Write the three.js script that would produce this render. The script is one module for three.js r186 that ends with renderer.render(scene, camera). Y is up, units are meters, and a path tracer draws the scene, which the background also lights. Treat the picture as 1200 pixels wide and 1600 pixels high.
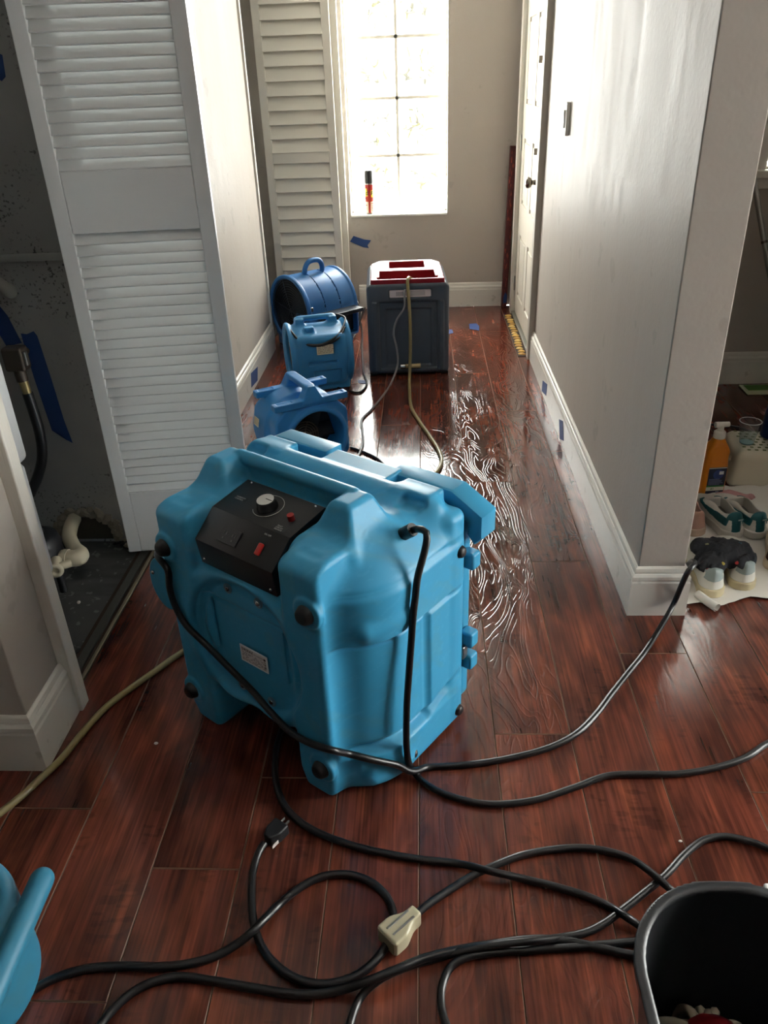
import * as THREE from 'three';
import { RoundedBoxGeometry } from 'three/addons/geometries/RoundedBoxGeometry.js';
import { mergeGeometries, toCreasedNormals } from 'three/addons/utils/BufferGeometryUtils.js';
import { RectAreaLightUniformsLib } from 'three/addons/lights/RectAreaLightUniformsLib.js';

// ------------------------------------------------------------------ camera, sky, light
const scene = new THREE.Scene();
const camera = new THREE.PerspectiveCamera(66.54, 1200 / 1600, 0.05, 60);
camera.position.set(0, 1.4, 0);
camera.rotation.order = 'YXZ';
camera.rotation.set(-0.50803, 0.060545, -0.038547);
const renderer = new THREE.WebGLRenderer();
renderer.toneMapping = THREE.LinearToneMapping;
renderer.toneMappingExposure = 1.38;
renderer.shadowMap.enabled = true;
RectAreaLightUniformsLib.init();

const DAY = 15.0;                                  // overcast sky, radiance
scene.background = new THREE.Color(1.0, 1.0, 0.985);
scene.backgroundIntensity = DAY;
function daylight(name, w, h, pos, look, strength) {   // the sky behind an opening, seen from inside
  const l = new THREE.RectAreaLight(new THREE.Color(1.0, 0.995, 0.965), strength, w, h);
  l.name = name; l.position.set(...pos); l.lookAt(...look); scene.add(l);
}
daylight('front_window_daylight', 0.62, 1.66, [-0.1545, 1.445, -5.66], [-0.1545, 1.445, 0], DAY);
daylight('patio_door_daylight', 1.5, 2.0, [3.34, 1.06, -1.75], [0, 1.06, -1.75], DAY * 0.15);
daylight('side_window_daylight', 0.2, 1.1, [1.605, 1.55, -4.0], [1.605, 1.55, 0], DAY * 0.12);

// ------------------------------------------------------------------ helpers
let seed = 12345;
const rnd = () => { seed = (seed + 0x6d2b79f5) | 0; let t = Math.imul(seed ^ (seed >>> 15), 1 | seed); t = (t + Math.imul(t ^ (t >>> 7), 61 | t)) ^ t; return ((t ^ (t >>> 14)) >>> 0) / 4294967296; };
const rr = (a, b) => a + (b - a) * rnd();
const clamp = (x, a = 0, b = 1) => Math.min(b, Math.max(a, x));
const sstep = (a, b, x) => { const t = clamp((x - a) / (b - a)); return t * t * (3 - 2 * t); };
const mixn = (a, b, t) => a + (b - a) * t;
const V3 = (x, y, z) => new THREE.Vector3(x, y, z);

const hash2 = (x, y, s) => { let h = Math.imul(x | 0, 374761393) ^ Math.imul(y | 0, 668265263) ^ Math.imul(s | 0, 974634777); h = Math.imul(h ^ (h >>> 13), 1274126177); return ((h ^ (h >>> 16)) >>> 0) / 4294967296; };
function vnoise(x, y, s = 0) {
  const xi = Math.floor(x), yi = Math.floor(y), fx = x - xi, fy = y - yi;
  const u = fx * fx * fx * (fx * (fx * 6 - 15) + 10), v = fy * fy * fy * (fy * (fy * 6 - 15) + 10);
  return mixn(mixn(hash2(xi, yi, s), hash2(xi + 1, yi, s), u), mixn(hash2(xi, yi + 1, s), hash2(xi + 1, yi + 1, s), u), v);
}
function fbm(x, y, s = 0, o = 4) { let a = 0.5, t = 0, n = 0; for (let i = 0; i < o; i++) { t += a * vnoise(x, y, s + i * 17); n += a; x *= 2.03; y *= 2.03; a *= 0.5; } return t / n; }

function dataTex(w, h, fn, srgb = false) {
  const d = new Uint8Array(w * h * 4);
  for (let y = 0; y < h; y++) for (let x = 0; x < w; x++) {
    const c = fn((x + 0.5) / w, (y + 0.5) / h), o = (y * w + x) * 4;
    if (typeof c === 'number') { d[o] = d[o + 1] = d[o + 2] = clamp(c) * 255; } else { d[o] = clamp(c[0]) * 255; d[o + 1] = clamp(c[1]) * 255; d[o + 2] = clamp(c[2]) * 255; }
    d[o + 3] = 255;
  }
  const t = new THREE.DataTexture(d, w, h, THREE.RGBAFormat);
  t.wrapS = t.wrapT = THREE.RepeatWrapping; t.magFilter = THREE.LinearFilter; t.minFilter = THREE.LinearMipmapLinearFilter; t.generateMipmaps = true;
  if (srgb) t.colorSpace = THREE.SRGBColorSpace;
  t.needsUpdate = true;
  return t;
}
function canvasTex(w, h, draw) {
  const c = document.createElement('canvas'); c.width = w; c.height = h;
  const g = c.getContext('2d'); draw(g, w, h);
  const t = new THREE.CanvasTexture(c); t.colorSpace = THREE.SRGBColorSpace; t.magFilter = THREE.LinearFilter;
  return t;
}
const mat = (color, roughness = 0.5, extra = {}) => new THREE.MeshPhysicalMaterial({ color, roughness, metalness: 0, ...extra });

// --- geometry helpers
const box = (x0, x1, y0, y1, z0, z1) => { const g = new THREE.BoxGeometry(Math.abs(x1 - x0), Math.abs(y1 - y0), Math.abs(z1 - z0)); g.translate((x0 + x1) / 2, (y0 + y1) / 2, (z0 + z1) / 2); return g; };
const rbox = (x0, x1, y0, y1, z0, z1, r = 0.004, s = 2) => { const g = new RoundedBoxGeometry(Math.abs(x1 - x0), Math.abs(y1 - y0), Math.abs(z1 - z0), s, r); g.translate((x0 + x1) / 2, (y0 + y1) / 2, (z0 + z1) / 2); return g; };
function metreUV(g, scale = 1) {       // uv in metres, by the main direction of each face's normal
  g = g.index ? g.toNonIndexed() : g;
  const p = g.attributes.position, n = g.attributes.normal, uv = new Float32Array(p.count * 2);
  for (let i = 0; i < p.count; i++) {
    const ax = Math.abs(n.getX(i)), ay = Math.abs(n.getY(i)), az = Math.abs(n.getZ(i));
    let u, v;
    if (ax >= ay && ax >= az) { u = p.getZ(i); v = p.getY(i); } else if (ay >= az) { u = p.getX(i); v = p.getZ(i); } else { u = p.getX(i); v = p.getY(i); }
    uv[i * 2] = u * scale; uv[i * 2 + 1] = v * scale;
  }
  g.setAttribute('uv', new THREE.BufferAttribute(uv, 2));
  return g;
}
const merge = (list) => mergeGeometries(list.map((g) => { g = g.index ? g.toNonIndexed() : g; if (!g.attributes.uv) g.setAttribute('uv', new THREE.BufferAttribute(new Float32Array(g.attributes.position.count * 2), 2)); return g; }));
function cylBetween(a, b, r0, r1 = r0, seg = 20) {
  const A = V3(...a), B = V3(...b), d = B.clone().sub(A), L = d.length();
  const g = new THREE.CylinderGeometry(r1, r0, L, seg); g.translate(0, L / 2, 0);
  g.applyQuaternion(new THREE.Quaternion().setFromUnitVectors(V3(0, 1, 0), d.normalize())); g.translate(A.x, A.y, A.z);
  return g;
}
function tube(pts, r, closed = false, seg = 8, per = 0) {
  const c = new THREE.CatmullRomCurve3(pts.map((p) => V3(...p)), closed, 'centripetal');
  const n = per || Math.max(16, Math.round(c.getLength() / 0.012));
  return new THREE.TubeGeometry(c, Math.min(n, 420), r, seg, closed);
}
const lathe = (pts, seg = 32) => new THREE.LatheGeometry(pts.map((p) => new THREE.Vector2(p[0], p[1])), seg);
function extrude(outline, depth, bevel = 0, holes = []) {   // outline in x,y; from z=0 to z=depth
  const s = new THREE.Shape(outline.map((p) => new THREE.Vector2(p[0], p[1])));
  for (const h of holes) s.holes.push(new THREE.Path(h.map((p) => new THREE.Vector2(p[0], p[1]))));
  const g = new THREE.ExtrudeGeometry(s, { depth: depth - 2 * bevel, bevelEnabled: bevel > 0, bevelThickness: bevel, bevelSize: bevel, bevelOffset: -bevel, bevelSegments: 2, curveSegments: 12 });
  g.translate(0, 0, bevel);
  return g;
}
// an implicit shape meshed with surface nets
function sdfMesh(f, lo, hi, h) {
  const n = [0, 1, 2].map((k) => Math.ceil((hi[k] - lo[k]) / h) + 1), [nx, ny, nz] = n;
  const D = new Float32Array(nx * ny * nz), B = 6, at = (i, j, k) => i + nx * (j + ny * k);
  for (let bk = 0; bk < nz; bk += B) for (let bj = 0; bj < ny; bj += B) for (let bi = 0; bi < nx; bi += B) {
    const c = f(lo[0] + (bi + B / 2) * h, lo[1] + (bj + B / 2) * h, lo[2] + (bk + B / 2) * h), far = Math.abs(c) > 1.7 * B * h;
    for (let k = bk; k < Math.min(bk + B, nz); k++) for (let j = bj; j < Math.min(bj + B, ny); j++) for (let i = bi; i < Math.min(bi + B, nx); i++)
      D[at(i, j, k)] = far ? c : f(lo[0] + i * h, lo[1] + j * h, lo[2] + k * h);
  }
  const pos = [], id = new Int32Array(nx * ny * nz).fill(-1), idx = [];
  const E = [[0, 1], [2, 3], [4, 5], [6, 7], [0, 2], [1, 3], [4, 6], [5, 7], [0, 4], [1, 5], [2, 6], [3, 7]];
  const d = new Float32Array(8);
  for (let k = 0; k < nz - 1; k++) for (let j = 0; j < ny - 1; j++) for (let i = 0; i < nx - 1; i++) {
    let m = 0;
    for (let c = 0; c < 8; c++) { d[c] = D[at(i + (c & 1), j + ((c >> 1) & 1), k + (c >> 2))]; if (d[c] < 0) m |= 1 << c; }
    if (m === 0 || m === 255) continue;
    let x = 0, y = 0, z = 0, q = 0;
    for (const [a, b] of E) {
      if ((d[a] < 0) === (d[b] < 0)) continue;
      const t = d[a] / (d[a] - d[b]);
      x += (a & 1) + t * ((b & 1) - (a & 1)); y += ((a >> 1) & 1) + t * (((b >> 1) & 1) - ((a >> 1) & 1)); z += (a >> 2) + t * ((b >> 2) - (a >> 2)); q++;
    }
    id[at(i, j, k)] = pos.length / 3;
    pos.push(lo[0] + (i + x / q) * h, lo[1] + (j + y / q) * h, lo[2] + (k + z / q) * h);
  }
  const quad = (a, b, c, e, flip) => { if (a < 0 || b < 0 || c < 0 || e < 0) return; flip ? idx.push(a, c, b, a, e, c) : idx.push(a, b, c, a, c, e); };
  for (let k = 1; k < nz - 1; k++) for (let j = 1; j < ny - 1; j++) for (let i = 1; i < nx - 1; i++) {
    const s = D[at(i, j, k)] < 0;
    if (s !== D[at(i + 1, j, k)] < 0) quad(id[at(i, j - 1, k - 1)], id[at(i, j, k - 1)], id[at(i, j, k)], id[at(i, j - 1, k)], !s);
    if (s !== D[at(i, j + 1, k)] < 0) quad(id[at(i - 1, j, k - 1)], id[at(i - 1, j, k)], id[at(i, j, k)], id[at(i, j, k - 1)], !s);
    if (s !== D[at(i, j, k + 1)] < 0) quad(id[at(i - 1, j - 1, k)], id[at(i, j - 1, k)], id[at(i, j, k)], id[at(i - 1, j, k)], !s);
  }
  const nor = new Float32Array(pos.length), e = h * 0.6;
  for (let i = 0; i < pos.length; i += 3) {
    const [x, y, z] = [pos[i], pos[i + 1], pos[i + 2]];
    let gx = f(x + e, y, z) - f(x - e, y, z), gy = f(x, y + e, z) - f(x, y - e, z), gz = f(x, y, z + e) - f(x, y, z - e);
    const L = Math.hypot(gx, gy, gz) || 1; nor[i] = gx / L; nor[i + 1] = gy / L; nor[i + 2] = gz / L;
  }
  const g = new THREE.BufferGeometry();
  g.setAttribute('position', new THREE.Float32BufferAttribute(pos, 3)); g.setAttribute('normal', new THREE.BufferAttribute(nor, 3)); g.setIndex(idx);
  return g;
}
const smin = (a, b, k) => { const t = Math.max(k - Math.abs(a - b), 0) / k; return Math.min(a, b) - t * t * k * 0.25; };
const smax = (a, b, k) => -smin(-a, -b, k);
const sdBox = (x, y, z, hx, hy, hz, r = 0) => { const a = Math.abs(x) - hx + r, b = Math.abs(y) - hy + r, c = Math.abs(z) - hz + r; return Math.hypot(Math.max(a, 0), Math.max(b, 0), Math.max(c, 0)) + Math.min(Math.max(a, b, c), 0) - r; };
const sdCyl = (rad, ax, R, hh, r = 0) => { const a = rad - R + r, b = Math.abs(ax) - hh + r; return Math.hypot(Math.max(a, 0), Math.max(b, 0)) + Math.min(Math.max(a, b), 0) - r; };
const sdCap = (x, y, z, a, b, r) => { const dx = b[0] - a[0], dy = b[1] - a[1], dz = b[2] - a[2], t = clamp(((x - a[0]) * dx + (y - a[1]) * dy + (z - a[2]) * dz) / (dx * dx + dy * dy + dz * dz)); return Math.hypot(x - a[0] - t * dx, y - a[1] - t * dy, z - a[2] - t * dz) - r; };
const sdTor = (rad, ax, R, r) => Math.hypot(rad - R, ax) - r;

// --- objects
const taken = {};
const numbered = (n) => { const k = (taken[n] = (taken[n] ?? -1) + 1); return k ? `${n}_${String(k).padStart(3, '0')}` : n; };
function shade(o) { o.castShadow = o.receiveShadow = true; return o; }
function thing(name, label, category, pos = [0, 0, 0], turn = 0, group) {
  const o = new THREE.Group(); o.name = numbered(name); o.position.set(...pos); o.rotation.y = turn;
  o.userData = { label, category }; if (group) o.userData.group = group;
  scene.add(o); return o;
}
function part(parent, name, geo, material, label) {
  const m = shade(new THREE.Mesh(geo, material)); m.name = name; if (label) m.userData.label = label; parent.add(m); return m;
}
function single(name, label, category, geo, material, group) {
  const m = shade(new THREE.Mesh(geo, material)); m.name = numbered(name); m.userData = { label, category }; if (group) m.userData.group = group; scene.add(m); return m;
}
function structure(name, geo, material) {
  const m = geo ? shade(new THREE.Mesh(geo, material)) : new THREE.Group(); m.name = name; m.userData = { kind: 'structure' }; scene.add(m); return m;
}
const PATHS = {
  k1: [[-0.039,0.59,-1.356],[-0.018,0.612,-1.342],[0.002,0.612,-1.327],[-0.017,0.53,-1.286],[-0.021,0.495,-1.28],[-0.026,0.452,-1.274],[-0.032,0.377,-1.266],[-0.037,0.315,-1.259],[-0.043,0.232,-1.253],[-0.045,0.178,-1.251],[-0.046,0.123,-1.25],[-0.044,0.072,-1.252],[-0.037,0.02,-1.272],[-0.018,0.008,-1.252],[0.016,0.008,-1.222],[0.058,0.008,-1.201],[0.127,0.008,-1.184],[0.226,0.008,-1.194],[0.329,0.008,-1.233],[0.406,0.008,-1.266],[0.478,0.008,-1.271],[0.564,0.008,-1.273],[0.655,0.008,-1.293],[0.729,0.008,-1.322],[0.814,0.008,-1.375],[1.0,0.0075,-1.4],[1.25,0.0075,-1.55]],
  k2: [[-0.591,0.4,-1.572],[-0.608,0.45,-1.523],[-0.605,0.475,-1.467],[-0.576,0.456,-1.437],[-0.581,0.405,-1.44],[-0.576,0.36,-1.437],[-0.553,0.317,-1.42],[-0.501,0.273,-1.395],[-0.45,0.227,-1.371],[-0.394,0.196,-1.331],[-0.343,0.177,-1.28],[-0.295,0.164,-1.236],[-0.241,0.169,-1.197],[-0.2,0.176,-1.175],[-0.169,0.135,-1.204],[-0.135,0.122,-1.205],[-0.102,0.101,-1.215],[-0.068,0.073,-1.232],[-0.037,0.034,-1.25],[-0.0,0.008,-1.286],[0.047,0.008,-1.29],[0.106,0.008,-1.297],[0.196,0.008,-1.317],[0.289,0.008,-1.35],[0.356,0.008,-1.393],[0.414,0.008,-1.456],[0.469,0.008,-1.532],[0.538,0.007,-1.625],[0.586,0.012,-1.685],[0.641,0.02,-1.764],[0.709,0.049,-1.86],[0.724,0.12,-1.862],[0.735,0.165,-1.862],[0.758,0.172,-1.885],[0.764,0.15,-1.93],[0.764,0.06,-2.0],[0.766,0.012,-2.1]],
  k3: [[-0.349,0.008,-1.446],[-0.359,0.008,-1.381],[-0.358,0.008,-1.31],[-0.343,0.008,-1.234],[-0.311,0.008,-1.168],[-0.258,0.008,-1.119],[-0.172,0.008,-1.079],[-0.091,0.008,-1.057],[-0.012,0.008,-1.043],[0.065,0.008,-1.034],[0.127,0.022,-1.007],[0.19,0.008,-1.002],[0.25,0.008,-0.986],[0.308,0.008,-0.966],[0.349,0.008,-0.943],[0.366,0.02,-0.919],[0.382,0.012,-0.913],[0.4,0.008,-0.899]],
  k4: [[-0.022,0.012,-0.922],[-0.006,0.012,-0.938],[0.038,0.008,-0.974],[0.089,0.008,-1.009],[0.136,0.008,-1.033],[0.189,0.008,-1.056],[0.249,0.008,-1.07],[0.309,0.008,-1.076],[0.359,0.008,-1.07],[0.407,0.008,-1.052],[0.439,0.018,-1.011],[0.456,0.022,-0.984],[0.477,0.012,-0.968]],
  k5: [[1.0,0.0075,-1.05],[0.709,0.008,-1.07],[0.662,0.008,-1.095],[0.608,0.008,-1.108],[0.566,0.008,-1.098],[0.518,0.008,-1.064],[0.466,0.008,-1.015],[0.42,0.008,-0.98],[0.37,0.008,-0.943],[0.327,0.008,-0.913],[0.289,0.008,-0.894],[0.246,0.008,-0.884],[0.185,0.022,-0.867],[0.138,0.022,-0.861],[0.08,0.02,-0.852],[0.011,0.008,-0.84],[-0.046,0.02,-0.814],[-0.091,0.022,-0.789],[-0.118,0.008,-0.771],[-0.131,0.008,-0.74],[-0.136,0.007,-0.712],[-0.132,0.008,-0.666]],
  k6: [[-0.342,0.011,-1.073],[-0.349,0.011,-1.055],[-0.354,0.008,-1.013],[-0.348,0.008,-0.963],[-0.337,0.008,-0.916],[-0.322,0.008,-0.878],[-0.302,0.008,-0.846],[-0.271,0.008,-0.817],[-0.234,0.008,-0.797],[-0.193,0.008,-0.789],[-0.148,0.008,-0.797],[-0.113,0.008,-0.817],[-0.086,0.008,-0.849],[-0.071,0.008,-0.886],[-0.068,0.008,-0.924],[-0.081,0.008,-0.958],[-0.107,0.008,-0.985],[-0.14,0.008,-1.002],[-0.179,0.008,-1.007],[-0.217,0.008,-0.999],[-0.258,0.008,-0.972],[-0.291,0.008,-0.937],[-0.311,0.022,-0.898],[-0.33,0.024,-0.87],[-0.355,0.012,-0.856],[-0.392,0.008,-0.834],[-0.441,0.008,-0.819],[-0.499,0.008,-0.813],[-0.558,0.008,-0.813],[-0.615,0.008,-0.808],[-0.663,0.008,-0.793],[-0.699,0.008,-0.77],[-0.731,0.008,-0.738],[-0.763,0.008,-0.699]],
  k7: [[-0.568,0.008,-0.684],[-0.555,0.008,-0.723],[-0.533,0.008,-0.757],[-0.501,0.008,-0.782],[-0.453,0.008,-0.796],[-0.388,0.008,-0.791],[-0.305,0.008,-0.779],[-0.247,0.008,-0.772],[-0.202,0.008,-0.772],[-0.158,0.012,-0.777],[-0.107,0.03,-0.784],[-0.057,0.032,-0.804],[-0.012,0.022,-0.83],[0.057,0.012,-0.855],[0.116,0.008,-0.868],[0.187,0.008,-0.879],[0.245,0.008,-0.878],[0.301,0.008,-0.867],[0.361,0.008,-0.854],[0.432,0.008,-0.846]],
  k8: [[0.044,0.008,-0.67],[0.03,0.008,-0.718],[0.02,0.008,-0.754],[0.022,0.007,-0.792],[0.039,0.008,-0.826],[0.068,0.012,-0.841],[0.115,0.008,-0.853],[0.185,0.008,-0.859],[0.255,0.008,-0.865],[0.313,0.008,-0.871],[0.372,0.008,-0.878],[0.442,0.008,-0.882]],
  hose: [[-0.03,0.452,-4.25],[-0.045,0.462,-4.17],[-0.078,0.506,-4.0],[-0.073,0.404,-3.985],[-0.069,0.274,-3.98],[-0.071,0.14,-3.975],[-0.076,0.027,-3.95],[-0.074,0.008,-3.741],[-0.062,0.008,-3.523],[-0.024,0.008,-3.354],[0.024,0.008,-3.176],[0.058,0.008,-3.033],[0.069,0.008,-2.925],[0.052,0.008,-2.836],[0.01,0.008,-2.751],[-0.059,0.008,-2.593],[-0.168,0.008,-2.357],[-0.306,0.008,-2.152],[-0.447,0.008,-1.972],[-0.561,0.008,-1.842],[-0.644,0.008,-1.751],[-0.705,0.008,-1.67],[-0.742,0.008,-1.613],[-0.783,0.008,-1.55],[-0.826,0.008,-1.475],[-0.855,0.008,-1.376],[-0.872,0.008,-1.3],[-0.895,0.008,-1.245],[-0.921,0.008,-1.186],[-0.953,0.008,-1.132],[-0.993,0.008,-1.07]],
  kd: [[-0.06,0.43,-4.2],[-0.075,0.435,-4.05],[-0.095,0.453,-3.985],[-0.097,0.372,-3.985],[-0.138,0.307,-3.985],[-0.156,0.242,-3.98],[-0.141,0.159,-3.975],[-0.139,0.077,-3.96],[-0.17,0.006,-3.894],[-0.211,0.006,-3.681],[-0.255,0.006,-3.512],[-0.291,0.006,-3.393],[-0.282,0.006,-3.264],[-0.27,0.006,-3.122],[-0.28,0.006,-2.99],[-0.3,0.006,-2.861],[-0.336,0.006,-2.708]],
  kb: [[-0.498,0.006,-5.615],[-0.441,0.006,-5.265],[-0.385,0.006,-4.807],[-0.359,0.006,-4.416],[-0.329,0.006,-4.075],[-0.301,0.006,-3.842],[-0.334,0.006,-3.75],[-0.42,0.006,-3.801],[-0.495,0.006,-3.881]],
  kc: [[-0.32,0.006,-3.076],[-0.255,0.006,-3.022],[-0.197,0.006,-2.956],[-0.153,0.006,-2.857],[-0.126,0.006,-2.747],[-0.118,0.006,-2.623]],
  ka: [[-0.462,0.2,-4.999],[-0.408,0.16,-4.912],[-0.395,0.08,-4.833],[-0.421,0.02,-4.762],[-0.441,0.006,-4.609],[-0.396,0.006,-5.606]],
};
// ------------------------------------------------------------------ surfaces
const stippleTex = dataTex(512, 512, (u, v) => 0.55 * fbm(u * 128, v * 128, 3, 2) + 0.3 * vnoise(u * 64, v * 64, 9) + 0.15 * fbm(u * 8, v * 8, 5, 2));
const streakTex = dataTex(512, 512, (u, v) => 0.52 + 0.12 * (fbm(u * 26, v * 3.2, 31, 3) - 0.5) + 0.06 * (fbm(u * 5, v * 5, 47, 3) - 0.5));
const wallColorTex = dataTex(512, 512, (u, v) => {
  const scuff = sstep(0.74, 0.8, fbm(u * 12, v * 12, 71, 4)) * 0.03, n = 0.012 * (fbm(u * 6, v * 6, 77, 3) - 0.5);
  return [0.705 + n - scuff, 0.675 + n - scuff, 0.640 + n - scuff];
}, true);
for (const t of [stippleTex, streakTex, wallColorTex]) t.repeat.set(0.9, 0.9);
const wallMat = mat(0xffffff, 1, { map: wallColorTex, bumpMap: stippleTex, bumpScale: 0.0006, roughnessMap: streakTex, specularIntensity: 0.17 });
const wallFlatMat = mat(0xffffff, 0.6, { map: wallColorTex });
const panelMat = mat(0x5f5850, 0.7);
const ceilMat = mat(0xe9e7e2, 0.8);
const trimTex = dataTex(256, 256, (u, v) => { const n = 0.03 * (fbm(u * 10, v * 10, 15, 4) - 0.5), d = sstep(0.76, 0.82, fbm(u * 14, v * 14, 19, 4)) * 0.08; return [0.86 + n - d, 0.845 + n - d, 0.81 + n - d * 1.1]; }, true);
trimTex.repeat.set(1.2, 1.2);
const trimMat = mat(0xffffff, 0.33, { map: trimTex });
const louverMat = mat(0xdcdfdf, 0.38);
const louverMat2 = mat(0xdcd8cc, 0.4);
const concreteTex = dataTex(512, 512, (u, v) => {
  const n = 0.10 * (fbm(u * 5, v * 5, 81, 5) - 0.5), sp = sstep(0.72, 0.80, fbm(u * 150, v * 150, 83, 2)) * sstep(0.45, 0.7, fbm(u * 4, v * 4, 85, 3)) * 0.28;
  const b = 0.60 + n - sp; return [b, b * 0.995, b * 0.985];
}, true);
const concreteMat = mat(0xffffff, 0.75, { map: concreteTex, bumpMap: concreteTex, bumpScale: 0.0015 });
const slabTex = dataTex(512, 512, (u, v) => {
  const n = 0.10 * (fbm(u * 6, v * 6, 91, 5) - 0.5), d = sstep(0.55, 0.72, fbm(u * 3, v * 9, 95, 4)) * 0.06, w = sstep(0.74, 0.8, fbm(u * 60, v * 60, 97, 2)) * 0.15;
  const b = 0.27 + n - d + w; return [b, b * 1.01, b];
}, true);
const slabMat = mat(0xffffff, 0.62, { map: slabTex });
const brassMat = mat(0xb8a878, 0.4, { metalness: 0.8 });
const steelMat = mat(0xa8a6a2, 0.28, { metalness: 1 });
const darkMat = mat(0x14161a, 0.55);

// ------------------------------------------------------------------ floor: boards one by one
const PW = 0.1822, PL = 1.32;
function plankTextures(s, swirl) {
  const W = 1024, H = 160;
  const field = (u, v) => {                                // grain: stretched, warped contours
    const x = u * 3.6, y = v * 0.95;
    const wx = fbm(x * 0.9, y * 1.3, s + 5, 2) - 0.5, wy = fbm(x * 1.1, y * 1.1, s + 9, 2) - 0.5;
    return fbm(x + wx * 1.6, y * 1.6 + wy * 1.2, s + 1, 3) * (swirl ? 18 : 7.5) + v * (swirl ? 3.5 : 5.5) + wx * 1.2;
  };
  const bump = dataTex(W, H, (u, v) => {
    const f = field(u, v), q = Math.abs(Math.sin(3.14159 * f)), r = swirl ? 1 - Math.exp(-((q / 0.30) ** 2)) : q;
    return 0.62 * r + 0.22 * fbm(u * 9, v * 2.2, s + 21, 3) + 0.10 * fbm(u * 60, v * 30, s + 27, 2) + 0.06 * fbm(u * 200, v * 40, s + 31, 2);
  });
  const color = dataTex(W, H, (u, v) => {
    const f = field(u, v), g = 0.5 + 0.5 * Math.sin(6.2832 * f * 0.5 + 1);
    const dark = sstep(0.35, 0.85, fbm(u * 7, v * 2.6, s + 41, 4)), hot = sstep(0.35, 0.9, fbm(u * 10, v * 6, s + 47, 4));
    const streak = fbm(u * 7, v * 46, s + 53, 4), chat = sstep(0.55, 0.7, fbm(u * 120, v * 5, s + 59, 2)) * sstep(0.6, 0.75, fbm(u * 7, v * 3, s + 61, 3));
    const k = 1 - 0.34 * dark - 0.13 * chat + 0.52 * (streak - 0.5) + 0.10 * (g - 0.5);
    return [(0.375 + 0.10 * hot) * k, (0.195 + 0.055 * hot) * k, (0.153 + 0.025 * hot) * k];
  }, true);
  const rough = dataTex(256, 64, (u, v) => (swirl ? 0.10 : 0.16) + 0.12 * (fbm(u * 8, v * 4, s + 71, 4) - 0.5) + 0.06 * sstep(0.6, 0.8, fbm(u * 30, v * 10, s + 73, 3)));
  return { bump, color, rough };
}
const edgeMat = mat(0x7f5d48, 0.5);
const plankMats = [];
for (let i = 0; i < 9; i++) {
  const swirl = i >= 6, t = plankTextures(100 + i * 131, swirl);
  const tint = new THREE.Color().setScalar(rr(0.86, 1.1)); tint.r *= rr(0.98, 1.05);
  plankMats.push(new THREE.MeshPhysicalMaterial({ color: tint, map: t.color, bumpMap: t.bump, bumpScale: swirl ? 0.00070 : 0.00010, roughness: 1, roughnessMap: t.rough, specularIntensity: 1 }));
}
function plankGeo(x0, x1, z0, z1) {
  const c = 0.0015, g = 0.0004, T = 0, b = -0.0018, m = -0.011;
  const X0 = x0 + g, X1 = x1 - g, Z0 = z0 + g, Z1 = z1 - g, pos = [], uv = [], top = [], edge = [];
  const P = (x, y, z) => { pos.push(x, y, z); uv.push((z - z0) / 1.36, (x - x0) / PW); return pos.length / 3 - 1; };
  const Q = (list, a, bb, cc, d) => { const i = [P(...a), P(...bb), P(...cc), P(...d)]; list.push(i[0], i[1], i[2], i[0], i[2], i[3]); };
  const t = [[X0 + c, T, Z1 - c], [X1 - c, T, Z1 - c], [X1 - c, T, Z0 + c], [X0 + c, T, Z0 + c]], o = [[X0, b, Z1], [X1, b, Z1], [X1, b, Z0], [X0, b, Z0]], l = o.map((p) => [p[0], m, p[2]]);
  Q(top, ...t);
  for (let i = 0; i < 4; i++) { const j = (i + 1) % 4; Q(edge, o[i], o[j], t[j], t[i]); Q(edge, l[i], l[j], o[j], o[i]); }
  const geo = new THREE.BufferGeometry();
  geo.setAttribute('position', new THREE.Float32BufferAttribute(pos, 3)); geo.setAttribute('uv', new THREE.Float32BufferAttribute(uv, 2));
  geo.setIndex([...top, ...edge]); geo.addGroup(0, top.length, 0); geo.addGroup(top.length, edge.length, 1); geo.computeVertexNormals();
  return geo;
}
const floor = structure('floor');
part(floor, 'subfloor', box(-1.0, 3.2, -0.03, -0.0112, -5.43, 2.2), mat(0x3a2a20, 0.9));
part(floor, 'subfloor', box(-2.6, -1.0, -0.03, -0.0112, -1.29, 2.2), mat(0x3a2a20, 0.9));
const jointOf = { '-10': -.5, '-9': -1, '-8': -.3, '-7': -1.1, '-6': -.2, '-5': -1.166, '-4': -0.754, '-3': -1.02, '-2': -1.259, '-1': -3.331, 0: -3.038, 1: -2.745, 2: -3.482, 3: -3.023, 4: -1.23 };
const special = { '1:-2.745': 6, '1:-1.400': 8, '2:-2.169': 7, '1:-4.065': 7, '0:-1.705': 6 };
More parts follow.
